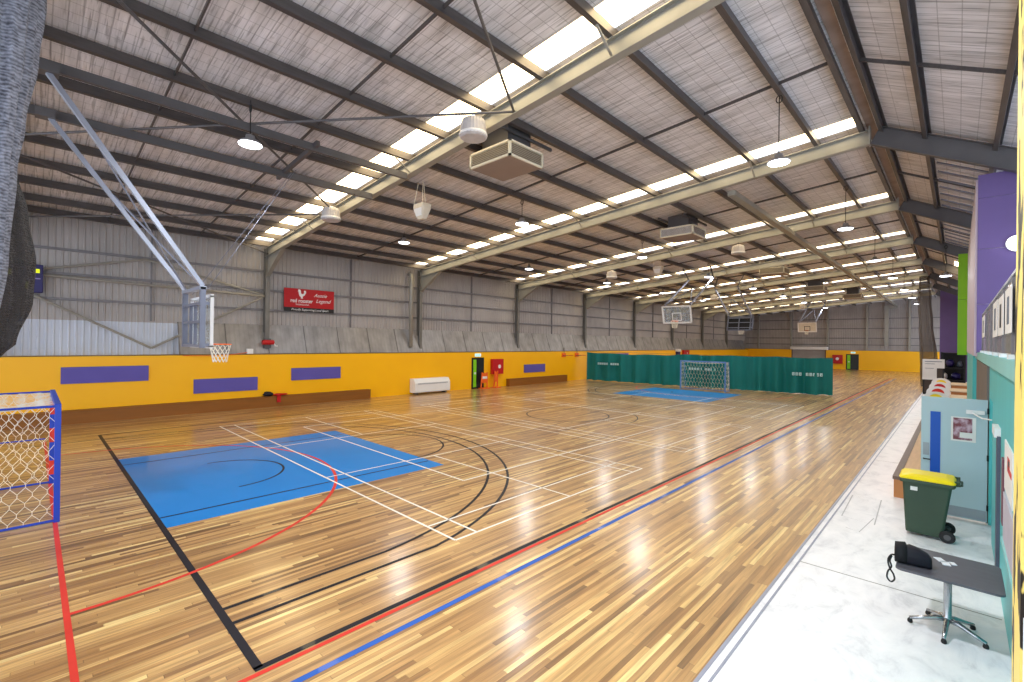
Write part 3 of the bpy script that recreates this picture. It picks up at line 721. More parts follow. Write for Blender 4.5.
# the faded words cannot be read: blocks of pale letters
def word(u0, n, gaps, zz, hgt=.17):
    mb = MB(); s0 = u0
    for i in range(n):
        w_ = .14
        if i in gaps: s0 += .2
        a = C0+dc*s0-nc*.2; b = C0+dc*(s0+w_)-nc*.2
        for (za, zb, sa, sb) in ((0, hgt, 0, .06), (hgt-.05, hgt, 0, w_), (0, .04, 0, w_), (hgt*.45, hgt*.62, 0, w_*.8), (0, hgt, w_-.04, w_)):
            
            p = C0+dc*(s0+sa)-nc*.2; q = C0+dc*(s0+sb)-nc*.2
            mb.loft([[Vector((p.x, p.y, zz+za)), Vector((q.x, q.y, zz+za)), Vector((q.x, q.y, zz+zb)), Vector((p.x, p.y, zz+zb))],
                     [Vector((p.x, p.y, zz+za))+nc*.03, Vector((q.x, q.y, zz+za))+nc*.03, Vector((q.x, q.y, zz+zb))+nc*.03, Vector((p.x, p.y, zz+zb))+nc*.03]])
        s0 += w_+.05
    obj('faded_lettering', mb, M_LET, t)
word(1.1, 9, (5,), 1.38); word(8.5, 9, (5,), 1.28); word(15.1, 8, (3,), 1.22, .2)

# ------------------------------------------------------------------ left wall fittings
for (y0, y1, z0, z1, lb) in ((.75, 3.28, 1.45, 2.06, 'purple padded wall panel nearest the blue goal'), (4.81, 7.31, .81, 1.42, 'purple padded wall panel set lower, under the nearest hoop'), (8.82, 11.32, 1.17, 1.77, 'purple padded wall panel below the red banner'),
                             (25.66, 28.1, .88, 1.49, 'small purple padded wall panel above the far brown plinth'), (38.2, 40.9, 1.6, 2.2, 'purple padded wall panel just showing over the green curtain')):
    bevel(single('wall_panel', MB().box((XY, y0, z0), (XY+.05, y1, z1)), M_PUR, lb, 'wall panel', 'purple panels on the yellow wall'), .01)
for (y0, y1, h, lb) in ((-6, 12.9, .49, 'long low brown plinth along the yellow wall nearest the camera'), (23.8, 30.6, .52, 'shorter low brown plinth along the yellow wall left of the curtain')):
    t = thing('wall_plinth', lb, 'plinth', (XY+.17, (y0+y1)/2, 0), 'brown plinths along the left wall')
    obj('front_board', MB().box((XY, y0, 0), (XY+.34, y1, h-.03)), M_BROWN, t); obj('top_board', MB().box((XY, y0, h-.03), (XY+.36, y1, h)), M_BROWN, t)
# heater
t = thing('wall_heater', 'white floor standing air heater against the yellow wall', 'heater', (XY+.3, 16.9, 0))
hp = [(XY+.05, .1), (XY+.55, .1), (XY+.6, .16), (XY+.6, .68), (XY+.42, .93), (XY+.05, .93)]
bevel(obj('case', MB().loft([[(x, 15.6, z) for x, z in hp], [(x, 18.2, z) for x, z in hp]]), M_WHITE, t), .012)
gv = MB()
for i in range(3): gv.box((XY+.595, 15.8, .60+i*.03), (XY+.607, 18.0, .612+i*.03))
obj('air_slot', gv, mat('slot_grey', (120, 124, 140), .5), t)
obj('foot', MB().box((XY+.12, 15.8, 0), (XY+.5, 15.9, .1)), M_STEELD, t); obj('foot', MB().box((XY+.12, 17.9, 0), (XY+.5, 18.0, .1)), M_STEELD, t)
# door in left wall
def exit_door(nm, horizontal_x, a0, a1, face, ztop, sign_c):
    t = bpy.data.objects.new(nm, None); COL.objects.link(t); t['kind'] = 'structure'
    if horizontal_x:  # in far wall, faces -y
        t.location = (a0, face, 0)
        bx = lambda p, q, d0, d1, z0, z1: MB().box((p, face-d1, z0), (q, face-d0, z1))
    else:
        t.location = (face, a0, 0)
        bx = lambda p, q, d0, d1, z0, z1: MB().box((face+d0, p, z0), (face+d1, q, z1))
    obj('door_frame', bx(a0-.03, a1+.03, .0, .02, 0, ztop+.03), M_BLACK, t)
    w = a1-a0
    obj('door_leaf', bx(a0+w*.02, a0+w*.98, .02, .045, .02, ztop-.01), mat('door_black', (26, 30, 34), .3), t)
    obj('lime_panel', bx(a0+w*.08, a0+w*.34, .045, .05, .1, ztop-.1), M_LIME, t)
    obj('door_handle', bx(a0+w*.16, a0+w*.28, .05, .08, .98, 1.1), M_WHITE, t)
    return t
exit_door('door_1', False, 20.5, 21.55, XY, 2.06, None)
exit_door('door_2', True, DRX[0], DRX[1], YF-.25, 2.05, None)
def exit_sign(loc, lb, along_x):
    t = thing('exit_sign', lb, 'exit sign', loc, 'exit signs')
    x, y, z = loc
    if along_x:
        obj('sign_case', MB().box((x-.25, y-.06, z), (x+.25, y, z+.2)), M_EXIT, t)
        text('EXIT', .16, t, mat('exit_green', (20, 120, 90), .5), (x, y-.062, z+.045), (1, 0, 0), (0, 0, 1), thick=.002)
    else:
        obj('sign_case', MB().box((x, y-.25, z), (x+.06, y+.25, z+.2)), M_EXIT, t)
        text('EXIT', .16, t, mat('exit_green', (20, 120, 90), .5), (x+.062, y, z+.045), (0, 1, 0), (0, 0, 1), thick=.002)
exit_sign((XY+.0, 21.0, 2.16), 'small lit exit sign above the black door in the left wall', False)
exit_sign((-10.2, YF-.25, 2.2), 'small lit exit sign above the black door in the far wall', True)
def hose_box(p, sz, lb, along_x):
    t = thing('hose_cabinet', lb, 'fire hose cabinet', p, 'red fire hose cabinets')
    x, y, z = p; w, h, d = sz
    if along_x: obj('case', MB().box((x, y-d, z), (x+w, y-.01, z+h)), M_RED, t); obj('disc_label', MB().tube([(x+w*.5, y-d-.005, z+h*.55), (x+w*.5, y-d, z+h*.55)], h*.16, 16), M_WHITE, t)
    else: obj('case', MB().box((x+.01, y, z), (x+d, y+w, z+h)), M_RED, t); obj('disc_label', MB().tube([(x+d, y+w*.62, z+h*.5), (x+d+.006, y+w*.62, z+h*.5)], h*.13, 16), M_WHITE, t)
hose_box((XY, 22.2, .92), (1.05, 1.05, .25), 'red fire hose cabinet on the left wall beside the black door', False)
hose_box((-12.5, YF-.25, .75), (1.15, 1.2, .3), 'red fire hose cabinet on the far wall between roller door and black door', True)
hose_box((XY, 53.3, 1.75), (1.5, .7, .25), 'red box on the left wall showing above the curtain', False)
t = thing('sign_bracket', 'dark wall box with a white top showing above the curtain beside the red box', 'wall box', (XY, 51.8, 1.8))
obj('case', MB().box((XY, 51.6, 1.75), (XY+.25, 52.3, 2.3)), M_SCORE, t); obj('top_light', MB().box((XY, 51.5, 2.3), (XY+.3, 52.4, 2.6)), M_WHITE, t)
# roller door in far wall
t = thing('roller_door', 'pale ribbed roller door in the far wall under a white roll housing', 'roller door', (-15.4, YF-.2, 0))
sl = MB()
for i in range(26): sl.box((-17.45, YF-.14, i*.1), (-13.35, YF-.11, i*.1+.085))
obj('door_curtain', sl, M_CORR, t); obj('roll_housing', MB().cbox((-17.6, YF-.75, 2.6), (-13.0, YF-.26, 3.0), .05), M_WHITE, t)
obj('side_rail', MB().box((-13.4, YF-.3, 0), (-13.28, YF-.1, 2.6)), M_BROWND, t); obj('side_rail', MB().box((-17.5, YF-.3, 0), (-17.4, YF-.1, 2.6)), M_BROWND, t)
# orange stands
for (y, lb, w, h) in ((21.35, 'orange folding barrier with white feet leaning by the black door', .28, 1.1), (22.45, 'narrow orange stand under the red fire hose cabinet', .16, 1.15)):
    t = thing('orange_stand', lb, 'stand', (XY+.35, y, 0), 'orange stands by the left door')
    obj('post', MB().tube([(XY+.3, y-w, 0), (XY+.35, y-w*.8, h)], .05, 8).tube([(XY+.3, y+w, 0), (XY+.35, y+w*.8, h)], .05, 8), M_ORG, t)
    obj('panel', MB().box((XY+.32, y-w*.8, h*.35), (XY+.36, y+w*.8, h*.95)), M_ORG, t)
    obj('reflective_band', MB().box((XY+.362, y-w*.8, h*.6), (XY+.37, y+w*.8, h*.75)), M_WHITE if w > .2 else M_ORG, t)
    obj('base', MB().cbox((XY+.12, y-w-.1, 0), (XY+.6, y+w+.1, .05), .01), M_ORG, t)
# wall hoops
for (y, lb) in ((30.5, 'orange wall ring on a bracket left of its twin near the curtain'), (32.3, 'orange wall ring on a bracket nearest the curtain')):
    t = thing('wall_ring', lb, 'wall ring', (XY, y, 2.1), 'orange rings on the left wall')
    obj('wall_bracket', MB().box((XY, y-.25, 1.98), (XY+.06, y+.25, 2.3)), M_ORG, t)
    obj('bracket_arm', MB().tube([(XY+.05, y-.15, 2.1), (XY+.5, y, 2.12)], .025, 6).tube([(XY+.05, y+.15, 2.1), (XY+.5, y, 2.12)], .025, 6).tube([(XY+.05, y, 2.3), (XY+.05, y, 2.75)], .02, 6), M_STEELD, t)
    obj('rim', MB().tube([(XY+.72+.22*math.cos(a), y+.22*math.sin(a), 2.13) for a in [2*PI*i/20 for i in range(21)]], .018, 6), M_LRED, t)
# column winch + dropped clothes on plinth
t = thing('red_winch', 'small red winch at the foot of the column beside the banner', 'winch', (XL+.5, 7.75, 2.95))
obj('drum', MB().tube([(XL+.55, 7.5, 3.02), (XL+.55, 8.0, 3.02)], .11, 12), M_RED, t); obj('mount', MB().box((XL+.42, 7.6, 2.75), (XL+.5, 7.9, 3.2)), M_STEELD, t); obj('crank', MB().tube([(XL+.55, 8.0, 3.02), (XL+.62, 8.05, 2.85), (XL+.62, 8.15, 2.85)], .02, 6), M_WHITE, t)
t = thing('cable_box', 'small white box on the ledge at the left of the red winch', 'box', (XL+.5, 7.0, 2.49))
obj('case', MB().cbox((XL+.45, 6.85, 2.49), (XL+.62, 7.1, 2.72), .01), M_WHITE, t); obj('lead', MB().tube([(XL+.6, 6.85, 2.55), (XY+.05, 6.2, 2.46), (XY+.04, 5.2, 2.42), (XY+.04, 4.4, 2.44)], .014, 5), M_ORG, t)
def lump(c, s, seed, nu=18, nv=10, amp=.3):
    mb = MB(); rings = []
    for j in range(nv+1):
        th = PI*j/nv; rr = []
        for i in range(nu):
            a = 2*PI*i/nu; d = Vector((math.sin(th)*math.cos(a), math.sin(th)*math.sin(a), math.cos(th)))
            k = 1+amp*noise.noise(d*1.7+Vector((seed, seed, 0)))
            p = Vector((d.x*s[0]*k, d.y*s[1]*k, max(-s[2], d.z*s[2]*k)))
            rr.append(Vector(c)+p)
        rings.append(rr)
    return mb.loft(rings, True, False)
t = thing('dropped_clothing', 'black and red clothing left on the plinth under the nearest hoop column', 'clothing', (XY+.2, 8.0, .49))
obj('dark_bundle', lump((XY+.17, 7.72, .60), (.17, .22, .11), 1), M_BAG, t, True)
obj('red_cloth', lump((XY+.17, 8.25, .55), (.16, .35, .055), 2).box((XY+.362, 8.05, .2), (XY+.385, 8.22, .52)).box((XY+.1, 8.05, .50), (XY+.385, 8.22, .53)), M_RED, t)
# banner
t = thing('banner', 'red sponsor banner with a white rooster hung on the left wall', 'banner', (XL+.16, 9.83, 4.57), None)
bxx = XL+.17; x1 = bxx+.025
obj('sheet', MB().box((bxx, 8.57, 4.78), (x1, 11.09, 5.72)), M_BRED, t)
obj('lower_strip', MB().box((bxx, 8.57, 4.57), (x1, 11.09, 4.78)), M_BLACK, t)
YD = (0, 1, 0); ZD = (0, 0, 1)
text('red rooster', .27, t, M_WHITE, (x1+.004, 9.42, 5.03), YD, ZD, sx=.86, thick=.006, bold=.003)
text('THURGOONA', .11, t, M_WHITE, (x1+.003, 9.45, 4.89), YD, ZD, sx=.95, thick=.005)
text('Aussie', .25, t, M_WHITE, (x1+.003, 10.36, 5.36), YD, ZD, shear=.4, thick=.003)
text('Legend', .26, t, M_WHITE, (x1+.003, 10.50, 5.07), YD, ZD, shear=.4, thick=.003)
text('Proudly Supporting Local Sport', .15, t, M_WHITE, (x1+.003, 9.85, 4.63), YD, ZD, sx=.98, shear=.3, thick=.004)
rp = [(.0,.0),(.14,.0),(.10,.10),(.22,.20),(.30,.36),(.29,.47),(.22,.50),(.17,.44),(.20,.34),(.12,.27),(.06,.27),(.02,.34),(.0,.50),(-.06,.55),(-.14,.52),(-.13,.45),(-.16,.42),(-.11,.40),(-.10,.26),(-.06,.14),(.03,.08)]
obj('rooster_emblem', MB().loft([[(xx, 9.36+a*.9, 5.24+b*.82) for a, b in rp] for xx in (x1, x1+.004)]), M_WHITE, t)
# scoreboard
t = thing('scoreboard', 'dark blue scoreboard with yellow digits on the left wall behind the netting', 'scoreboard', (XL+.2, -.4, 4.75))
sx_ = XL+.5
obj('case', MB().cbox((XL+.33, -1.15, 4.72), (sx_, .27, 5.72), .02), M_SCORE, t)
dg = MB()
for (y, z, w, h) in ((.02, 5.42, .16, .14), (-.17, 4.86, .07, .22), (-.98, 5.42, .16, .14), (-.95, 4.86, .07, .22), (-.6, 5.3, .1, .2)): dg.box((sx_, y, z), (sx_+.008, y+w, z+h))
obj('digits', dg, M_DIGIT, t)
obj('divider_strip', MB().box((sx_, -1.05, 5.2), (sx_+.005, .2, 5.24)), mat('pale_violet', (150, 140, 190), .5), t)

# ------------------------------------------------------------------ netting bundles
def bundle(name, cx, cy, prof, m, label, folds=9, amp=.10, seed=1.0, lean=None, loc=None, cat='net'):
    mb = MB(); n = 72; rings = []
    zs = []
    K = 60
    for j in range(K+1):
        t_ = j/K; z = prof[0][0]+(prof[-1][0]-prof[0][0])*t_
        for (za, ra, xa), (zb, rb, xb) in zip(prof[:-1], prof[1:]):
            if min(za, zb)-1e-6 <= z <= max(za, zb)+1e-6:
                w = (z-za)/(zb-za); w = w*w*(3-2*w); r = ra+(rb-ra)*w; ox = (xa[0]+(xb[0]-xa[0])*w, xa[1]+(xb[1]-xa[1])*w); break
        rr = []
        for i in range(n):
            a = 2*PI*i/n
            k = 1+amp*math.sin(folds*a+seed+.6*math.sin(z*1.3))+amp*.6*math.sin((folds*2+1)*a+z*.7)
            rr.append((cx+ox[0]+r*k*math.cos(a), cy+ox[1]+r*k*math.sin(a), z))
        rings.append(rr)
    mb.loft(rings, True, True)
    return single(name, mb, m, label, cat, smooth=True, loc=loc or (cx, cy, prof[0][0]))
bundle('netting_bundle', -7.1, -.33, [(2.95, .04, (0,0)), (3.1, .06, (0,0)), (4.0, .14, (0,.0)), (4.9, .19, (0,0)), (5.4, .24, (0,0)), (6.1, .32, (0,0)), (6.7, .36, (0,0)), (8.9, .41, (0, .0))], M_NET1, 'grey gathered netting hanging from the roof at the left edge, front bundle')
bundle('netting_bundle', -9.4, -.42, [(2.88, .11, (0,0)), (3.1, .26, (0,0)), (3.7, .40, (0,0)), (4.23, .42, (0,0)), (4.87, .35, (0,0)), (5.45, .25, (0,0)), (6.2, .2, (0,0)), (8.6, .2, (0, 0))], M_NET2, 'dark gathered netting bulging behind the front grey bundle', folds=5, amp=.06)
bundle('netting_bundle', -1.95, 50.0, [(.02, .5, (.35,0)), (1.5, .5, (.3,0)), (2.6, .46, (.25,0)), (5.0, .38, (.1,0)), (7.0, .36, (0,0)), (8.9, .28, (-.05,0))], M_NET3, 'brown gathered netting hanging full height before the far purple wall', folds=8, amp=.12)

# ------------------------------------------------------------------ lamps
def lamp(x, y, z, label, lit=True, power=40, grp='lit lamps hanging from the roof'):
    t = thing('hanging_lamp', label, 'lamp', (x, y, z), grp)
    obj('housing', MB().lathe((x, y, z), [(.05, .22), (.09, .20), (.10, .12), (.20, .07), (.24, .03), (.245, .0)], 24), M_LAMPH, t, True)
    obj('diffuser', MB().lathe((x, y, z), [(.24, -.002), (.23, -.02), (.18, -.035)], 24), M_LAMP, t)
    top = zr(x)+DL+.1
    obj('cord', MB().tube([(x, y, z+.2), (x, y, top)], .012, 6), M_BLACK, t)
    lo = []
    for i in range(13):
        a = 2*PI*i/12; lo.append((x+.0+.07*math.sin(a), y, top-.18+.09*math.cos(a)))
    obj('cord_loop', MB().tube(lo, .012, 6), M_BLACK, t)
    l = bpy.data.lights.new('lamp_light', 'AREA'); l.shape = 'DISK'; l.size = .46; l.energy = power; l.color = (.95, .97, 1)
    lob = bpy.data.objects.new('lamp_light', l); COL.objects.link(lob); lob.parent = t; lob.location = (0, 0, -.05)
    return t
RN = {0: 'above the concrete side', 1: 'down the middle of the hall', 2: 'beside the left wall'}
rows = [
 (0, [(-3.1, 3.75), (-3.15, 12.46), (-3.08, 21.19), (-3.12, 30.09), (-3.05, 38.37), (-3.05, 47.0), (-3.0, 54.9), (-3.06, 63.2)]),  # first one hangs out of view, added to brighten the near concrete
 (1, [(-11.6, 3.4), (-11.75, 12.65), (-11.7, 21.68), (-11.8, 30.7), (-11.6, 39.2), (-11.4, 47.0), (-11.4, 55), (-11.1, 63.9)]),
 (2, [(-18.0, 11.6), (-18.69, 20.8), (-18.62, 29.3), (-18.6, 38.2), (-18.6, 47)]),
]
for r, lst in rows:
    for i, (x, y) in enumerate(lst):
        lamp(x, y, 7.6, 'lit white lamp hanging %s, %s from the camera' % (RN[r], ORD[i]), power=130 if (x, y) != (-3.1, 3.75) else 420)  # higher power goes to the added, unseen lamp over the concrete
lamp(-.5, 33.8, 7.0, 'lit white lamp hanging near the lime green panel', power=80)
# bulkhead light on purple wall
t = thing('wall_lamp', 'round bright lamp on the purple wall beside the yellow post', 'lamp', (.93, 16.75, 5.77))
obj('bezel', MB().tube([(1.03, 16.75, 5.77), (1.03, 16.70, 5.77)], .20, 24), M_WHITE, t)
obj('diffuser', MB().tube([(1.03, 16.70, 5.77), (1.03, 16.64, 5.77), (1.03, 16.60, 5.77)], [.18, .16, .09], 24), M_LAMP, t)
# unlit prismatic high bays under the frames
def highbay(x, y, z, lb):
    t = thing('unlit_lamp', lb, 'lamp', (x, y, z), 'unlit ribbed lamps under the frames')
    m = MB(); n = 48
    rings = []
    for r, zz in ((.10, .46), (.26, .40), (.29, .30), (.31, .10), (.32, .0), (.28, -.03), (.10, -.03)):
        rings.append([(x+r*(1+.035*(i % 2))*math.cos(2*PI*i/n), y+r*(1+.035*(i % 2))*math.sin(2*PI*i/n), z+zz) for i in range(n)])
    m.loft(rings)
    obj('ribbed_shade', m, M_HBAY, t)
    obj('rim_band', MB().lathe((x, y, z), [(.325, .02), (.34, .05), (.325, .09)], 32, False), M_WHITE, t)
    obj('hanger', MB().tube([(x, y, z+.44), (x, y, zr(x)+.05)], .03, 8), M_STEELD, t)
highbay(-8.35, 7.25, 8.05, 'white ribbed unlit lamp under the nearest frame beside the roof air unit')
highbay(-16.1, 7.35, 7.45, 'white ribbed unlit lamp under the nearest frame closer to the left wall')
highbay(-15.6, 25.1, 7.25, 'white ribbed unlit lamp under the third visible frame, left one')
highbay(-8.15, 25.1, 7.85, 'white ribbed unlit lamp under the third visible frame, right one')
highbay(-15.8, 42.5, 7.2, 'white ribbed unlit lamp under a far frame behind the clear far hoop')
# speakers
for x, y, lb in ((-12.95, 9.02, 'white tapered speaker hanging right of the near frame'), (-12.79, 25.63, 'white tapered speaker hanging above the far blue key'), (-12.6, 60, 'white tapered speaker hanging before the far wall')):
    z = 7.25
    t = thing('hanging_speaker', lb, 'speaker', (x, y, z), 'hanging speakers')
    rg = lambda s, zz: [(x+a*s, y+b*s, z+zz) for a, b in ((-.24,-.18),(.24,-.18),(.28,-.1),(.28,.18),(-.28,.18),(-.28,-.1))]
    bevel(obj('cabinet', MB().loft([rg(.45, 0), rg(.62, .08), rg(1, .36), rg(.98, .5)]), M_OFFW, t), .015)
    obj('grille', MB().loft([[(x+a*.5, y-.19*.62-.012, z+.10) for a in (-.3, .3)][:2]+[(x+.22, y-.185, z+.34), (x-.22, y-.185, z+.34)], [(x-.15, y-.10, z+.1), (x+.15, y-.10, z+.1), (x+.22, y-.16, z+.34), (x-.22, y-.16, z+.34)]]), M_WHITE, t)
    cab = MB()
    for a, b in ((-.25, -.15), (.25, -.15), (0, .15)): cab.tube([(x+a, y+b, z+.48), (x+a*.5, y+b*.4, zr(x)+.5)], .008, 5)
    obj('cable', cab, M_NETW, t)

# ------------------------------------------------------------------ roof air units
def airunit(x0, x1, y0, y1, z0, lb, inner=None, h=.42):
    t = thing('roof_air_unit', lb, 'air unit', ((x0+x1)/2, (y0+y1)/2, z0), 'roof air units')
    obj('case', MB().box((x0+.03, y0+.03, z0), (x1-.03, y1-.03, z0+h)), M_ACB, t)
    zt = zr((x0+x1)/2)+CE
    obj('neck', MB().box((x0+.28, y0+.2, z0+h), (x1-.28, y1-.2, zt-.02)), M_STEELD, t)
    e = .05
    for nm, P in (('front', lambda u, v, o: (x0+(x1-x0)*u, y0-o, z0+h*v)), ('side', lambda u, v, o: (x1+o, y0+(y1-y0)*u, z0+h*v))):
        fr = MB(); w = e/(x1-x0); v_ = e/h
        for (u0, u1, a, b) in ((0, 1, 0, v_), (0, 1, 1-v_, 1), (0, w, 0, 1), (1-w, 1, 0, 1)):
            fr.loft([[P(u0, a, .02), P(u1, a, .02), P(u1, b, .02), P(u0, b, .02)], [P(u0, a, -.03), P(u1, a, -.03), P(u1, b, -.03), P(u0, b, -.03)]])
        obj('outlet_frame', fr, M_ACF, t)
        gr = MB()
        for i in range(7):
            a = v_+(1-2*v_)*(i+.2)/7; b = v_+(1-2*v_)*(i+.75)/7
            gr.loft([[P(w, a, .01), P(1-w, a, .01), P(1-w, b, -.01), P(w, b, -.01)], [P(w, a, .0), P(1-w, a, .0), P(1-w, b, -.02), P(w, b, -.02)]])
        obj('louvre', gr, M_WHITE if inner else M_ACG, t)
    hb = MB()
    for x in (x0+.2, x1-.2): hb.bar((x, y0-.6, zt-.24), (x, y1+.6, zt-.24), .06, .08)
    obj('support_rail', hb, M_STEELD, t)
airunit(-9.85, -8.3, 8.45, 9.75, 7.98, 'large brown roof air unit with cream outlet frames, nearest')
airunit(-9.8, -8.3, 19.8, 21.2, 7.98, 'roof air unit with pale outlet, second from the camera', inner=True)
airunit(-9.8, -8.3, 34.4, 35.8, 7.98, 'roof air unit with thin cream outlet frame, third from the camera')
airunit(-9.7, -8.2, 46.5, 47.9, 7.9, 'small looking roof air unit deep in the hall, fourth from the camera')
airunit(-8.3, -6.8, 56, 57.4, 7.9, 'small looking roof air unit deep in the hall, farthest one')

# ------------------------------------------------------------------ right side
XT = .42
w = MB().box((XT, 3.5, 0), (XT+.2, 10.95, 3.06)); w.box((XT, 10.95, 2.3), (XT+.2, 12.0, 3.06)); w.box((XT+.12, 10.95, 0), (XT+.18, 12.0, 2.3)); w.box((XT, 12.0, 0), (XT+.2, 19.2, 3.06))
struct('wall_right', w, M_TEAL)
struct('trim_4', MB().box((XT-.06, 3.5, 2.9), (XT+.25, 18.8, 3.08)), M_TEALL)
struct('wall_right_far_lower', MB().box((.32, 19.2, 0), (.8, 30.0, 2.98)), M_TEAL)
struct('wall_right_far_upper', MB().box((.30, 16.8, 2.98), (.5, 30.0, 7.5)), M_LILAC)
pw = MB()
for z0, z1 in ((3.06, 4.3), (4.31, 5.7), (5.71, 7.0), (7.01, 7.6)): pw.box((.34, 16.75, z0), (4.0, 16.79, z1))
struct('wall_right_purple', pw, M_PURD)
pg = MB().box((-.02, 30.0, 2.85), (.34, 30.3, 5.4)); pg.box((-.02, 30.0, 5.42), (.34, 30.3, 7.55))
struct('wall_right_green', pg, M_GRN)
struct('wall_right_back', MB().box((-1.25, 60.0, 0), (1.2, 60.2, 8.6)), M_PURD)
struct('wall_right_back_side', MB().box((.9, 30.3, 0), (1.1, 60.0, 7.2)), M_LILAC)
struct('ceiling_servery', MB().box((XT+.3, 3.5, 6.4), (4.3, 16.7, 6.5)), M_OFFW).hide_render = False
bpy.data.objects.remove(bpy.data.objects['ceiling_servery'])
struct('trim_5', MB().box((XT-.03, 12.1, 0), (XT, 18.7, 2.86)), M_SHUT)
# hinged door, open across the walkway
DY = 12.0
t = bpy.data.objects.new('door_3', None); COL.objects.link(t); t.location = (XT, DY, 0); t['kind'] = 'structure'
obj('door_leaf', MB().box((-.50, DY, .04), (XT-.02, DY+.045, 2.245)), M_DOORB, t)
def dpt(u, v):  # image point on the door face
    d = Fv+Rv*((u-512)/f)+Uv*((341-v)/f); k = DY/d.y; return (d.x*k, H+d.z*k)
def dbox(u0, v0, u1, v1, o, mm, nm, th=.006):
    a = dpt(u0, v0); b = dpt(u1, v1)
    return obj(nm, MB().box((min(a[0], b[0]), DY-o-th, min(a[1], b[1])), (max(a[0], b[0]), DY-o, max(a[1], b[1]))), mm, t)
dbox(930.5, 411, 940, 475, 0, M_STRIPE, 'blue_stripe')
obj('kick_plate', MB().box((-.49, DY-.006, .06), (XT-.03, DY, .24)), M_KICK, t)
obj('vent_panel', MB().box((-.47, DY-.006, 1.12), (-.38, DY, 1.36)), M_KICK, t)
obj('door_handle', MB().tube([(-.46, DY, 1.05), (-.46, DY-.05, 1.05), (-.36, DY-.05, 1.05)], .012, 8), M_BLACK, t)
for z in (.3, 1.2, 2.05): obj('hinge', MB().tube([(XT-.015, DY-.01, z-.05), (XT-.015, DY-.01, z+.05)], .014, 8), M_BLACK, t)
obj('closer_arm', MB().box((.12, DY-.06, 1.98), (.36, DY-.01, 2.05)).tube([(.2, DY-.05, 2.0), (.30, DY-1.0, 2.02), (XT-.03, DY-1.5, 2.06)], .012, 6), M_WHITE, t)
ax, az = dpt(951, 416); bx_, bz = dpt(976, 443)
t = thing('poster', 'square printed poster on the pale blue door', 'poster', ((ax+bx_)/2, DY-.012, bz))
obj('sheet', MB().box((ax, DY-.010, bz), (bx_, DY-.002, az)), M_PAPER, t)
obj('print', MB().box((ax+.03, DY-.013, bz+.03), (bx_-.05, DY-.010, az-.02)), M_POSTERR, t)
obj('pale_patch', MB().box((ax+.12, DY-.016, bz+.07), (bx_-.05, DY-.013, bz+.17)), M_PAPER, t)
# door frame post & things on teal wall
t = thing('door_frame', 'dark upright door frame post on the teal wall in front of the open door', 'door frame', (XT, 9.0, 0))
obj('post', MB().box((XT-.035, 8.9, 0), (XT, 9.15, 2.02)), mat('dark_grey_frame', (84, 88, 104), .5, .2), t)
obj('closer_box', MB().box((XT-.06, 8.95, 2.0), (XT, 9.5, 2.12)), M_WHITE, t)
obj('side_channel', MB().box((XT-.02, 8.15, 1.05), (XT, 8.35, 1.85)), mat('maroon_strip', (120, 70, 84), .5), t)
t = thing('notice_poster', 'white notice with a red and black emblem on the teal wall beside the yellow post', 'poster', (XT, 7.3, 1.6))
obj('sheet', MB().box((XT-.012, 6.9, 1.55), (XT, 8.0, 2.12)), M_PAPER, t)
obj('emblem', MB().box((XT-.016, 7.0, 1.84), (XT-.012, 7.5, 1.9)).box((XT-.016, 7.25, 1.88), (XT-.012, 7.5, 2.0)), M_LRED, t)
obj('dark_mark', MB().box((XT-.017, 7.25, 1.92), (XT-.013, 7.4, 1.98)), M_BLACK, t)
t = thing('wall_board', 'pinkish grey board on the teal wall above the table', 'board', (XT, 7.0, .8))
obj('sheet', MB().box((XT-.02, 6.45, .95), (XT, 8.0, 1.5)), mat('pale_grey_board', (190, 186, 200), .5), t); obj('edge_rail', MB().box((XT-.035, 6.4, .9), (XT, 8.05, .95)), M_TEALL, t)

# clear screen above the teal wall with posters
t = thing('servery_screen', 'clear screen with grey posts standing on the teal wall', 'screen', (XT+.02, 10, 3.08))
obj('top_rail', MB().bar((XT+.0, 15.6, 3.97), (XT, 5.6, 3.97), .03, .03), M_ALU, t)
for y in (15.6, 13.2, 11.6, 10.2, 8.6, 7.2): 
    obj('screen_post', MB().box((XT-.015, y-.03, 3.08), (XT+.015, y+.03, 3.97)), M_GIRT, t)
    obj('post_foot', MB().box((XT-.04, y-.09, 3.08), (XT+.04, y+.09, 3.13)), M_WHITE, t)
obj('clear_sheet', MB().box((XT+.002, 5.6, 3.12), (XT+.008, 15.6, 3.95)), M_PERSP, t)
for i, (y0, y1, z0, z1, lb) in enumerate(((13.7, 15.0, 3.42, 3.88, 'white sheet with dark print taped to the clear screen, farthest from the post'), (9.4, 10.5, 3.36, 3.88, 'tall white sheet with columns of print in the middle of the clear screen'), (8.2, 9.2, 3.36, 3.86, 'white sheet with a dark arrow like mark on the clear screen'), (7.0, 7.9, 3.36, 3.86, 'white sheet on the clear screen nearest the yellow post'))):
    t = thing('taped_sheet', lb, 'paper sheet', (XT-.02, (y0+y1)/2, z0), 'paper sheets on the clear screen')
    obj('paper', MB().box((XT-.026, y0, z0), (XT-.02, y1, z1)), M_PAPER, t)
    obj('print', MB().box((XT-.030, y0+.35*(y1-y0), z0+.1), (XT-.026, y0+.62*(y1-y0), z1-.1)), M_SLATE if i != 2 else M_BLACK, t)
t = thing('round_fan', 'black round object behind the clear screen beside the yellow post', 'fan', (XT+.25, 7.3, 3.08))
obj('drum', MB().tube([(XT+.12, 6.9, 3.5), (XT+.3, 6.9, 3.5)], .42, 28), M_BLACK, t); obj('stand', MB().box((XT+.12, 6.8, 3.08), (XT+.3, 7.0, 3.2)), M_BLACK, t)
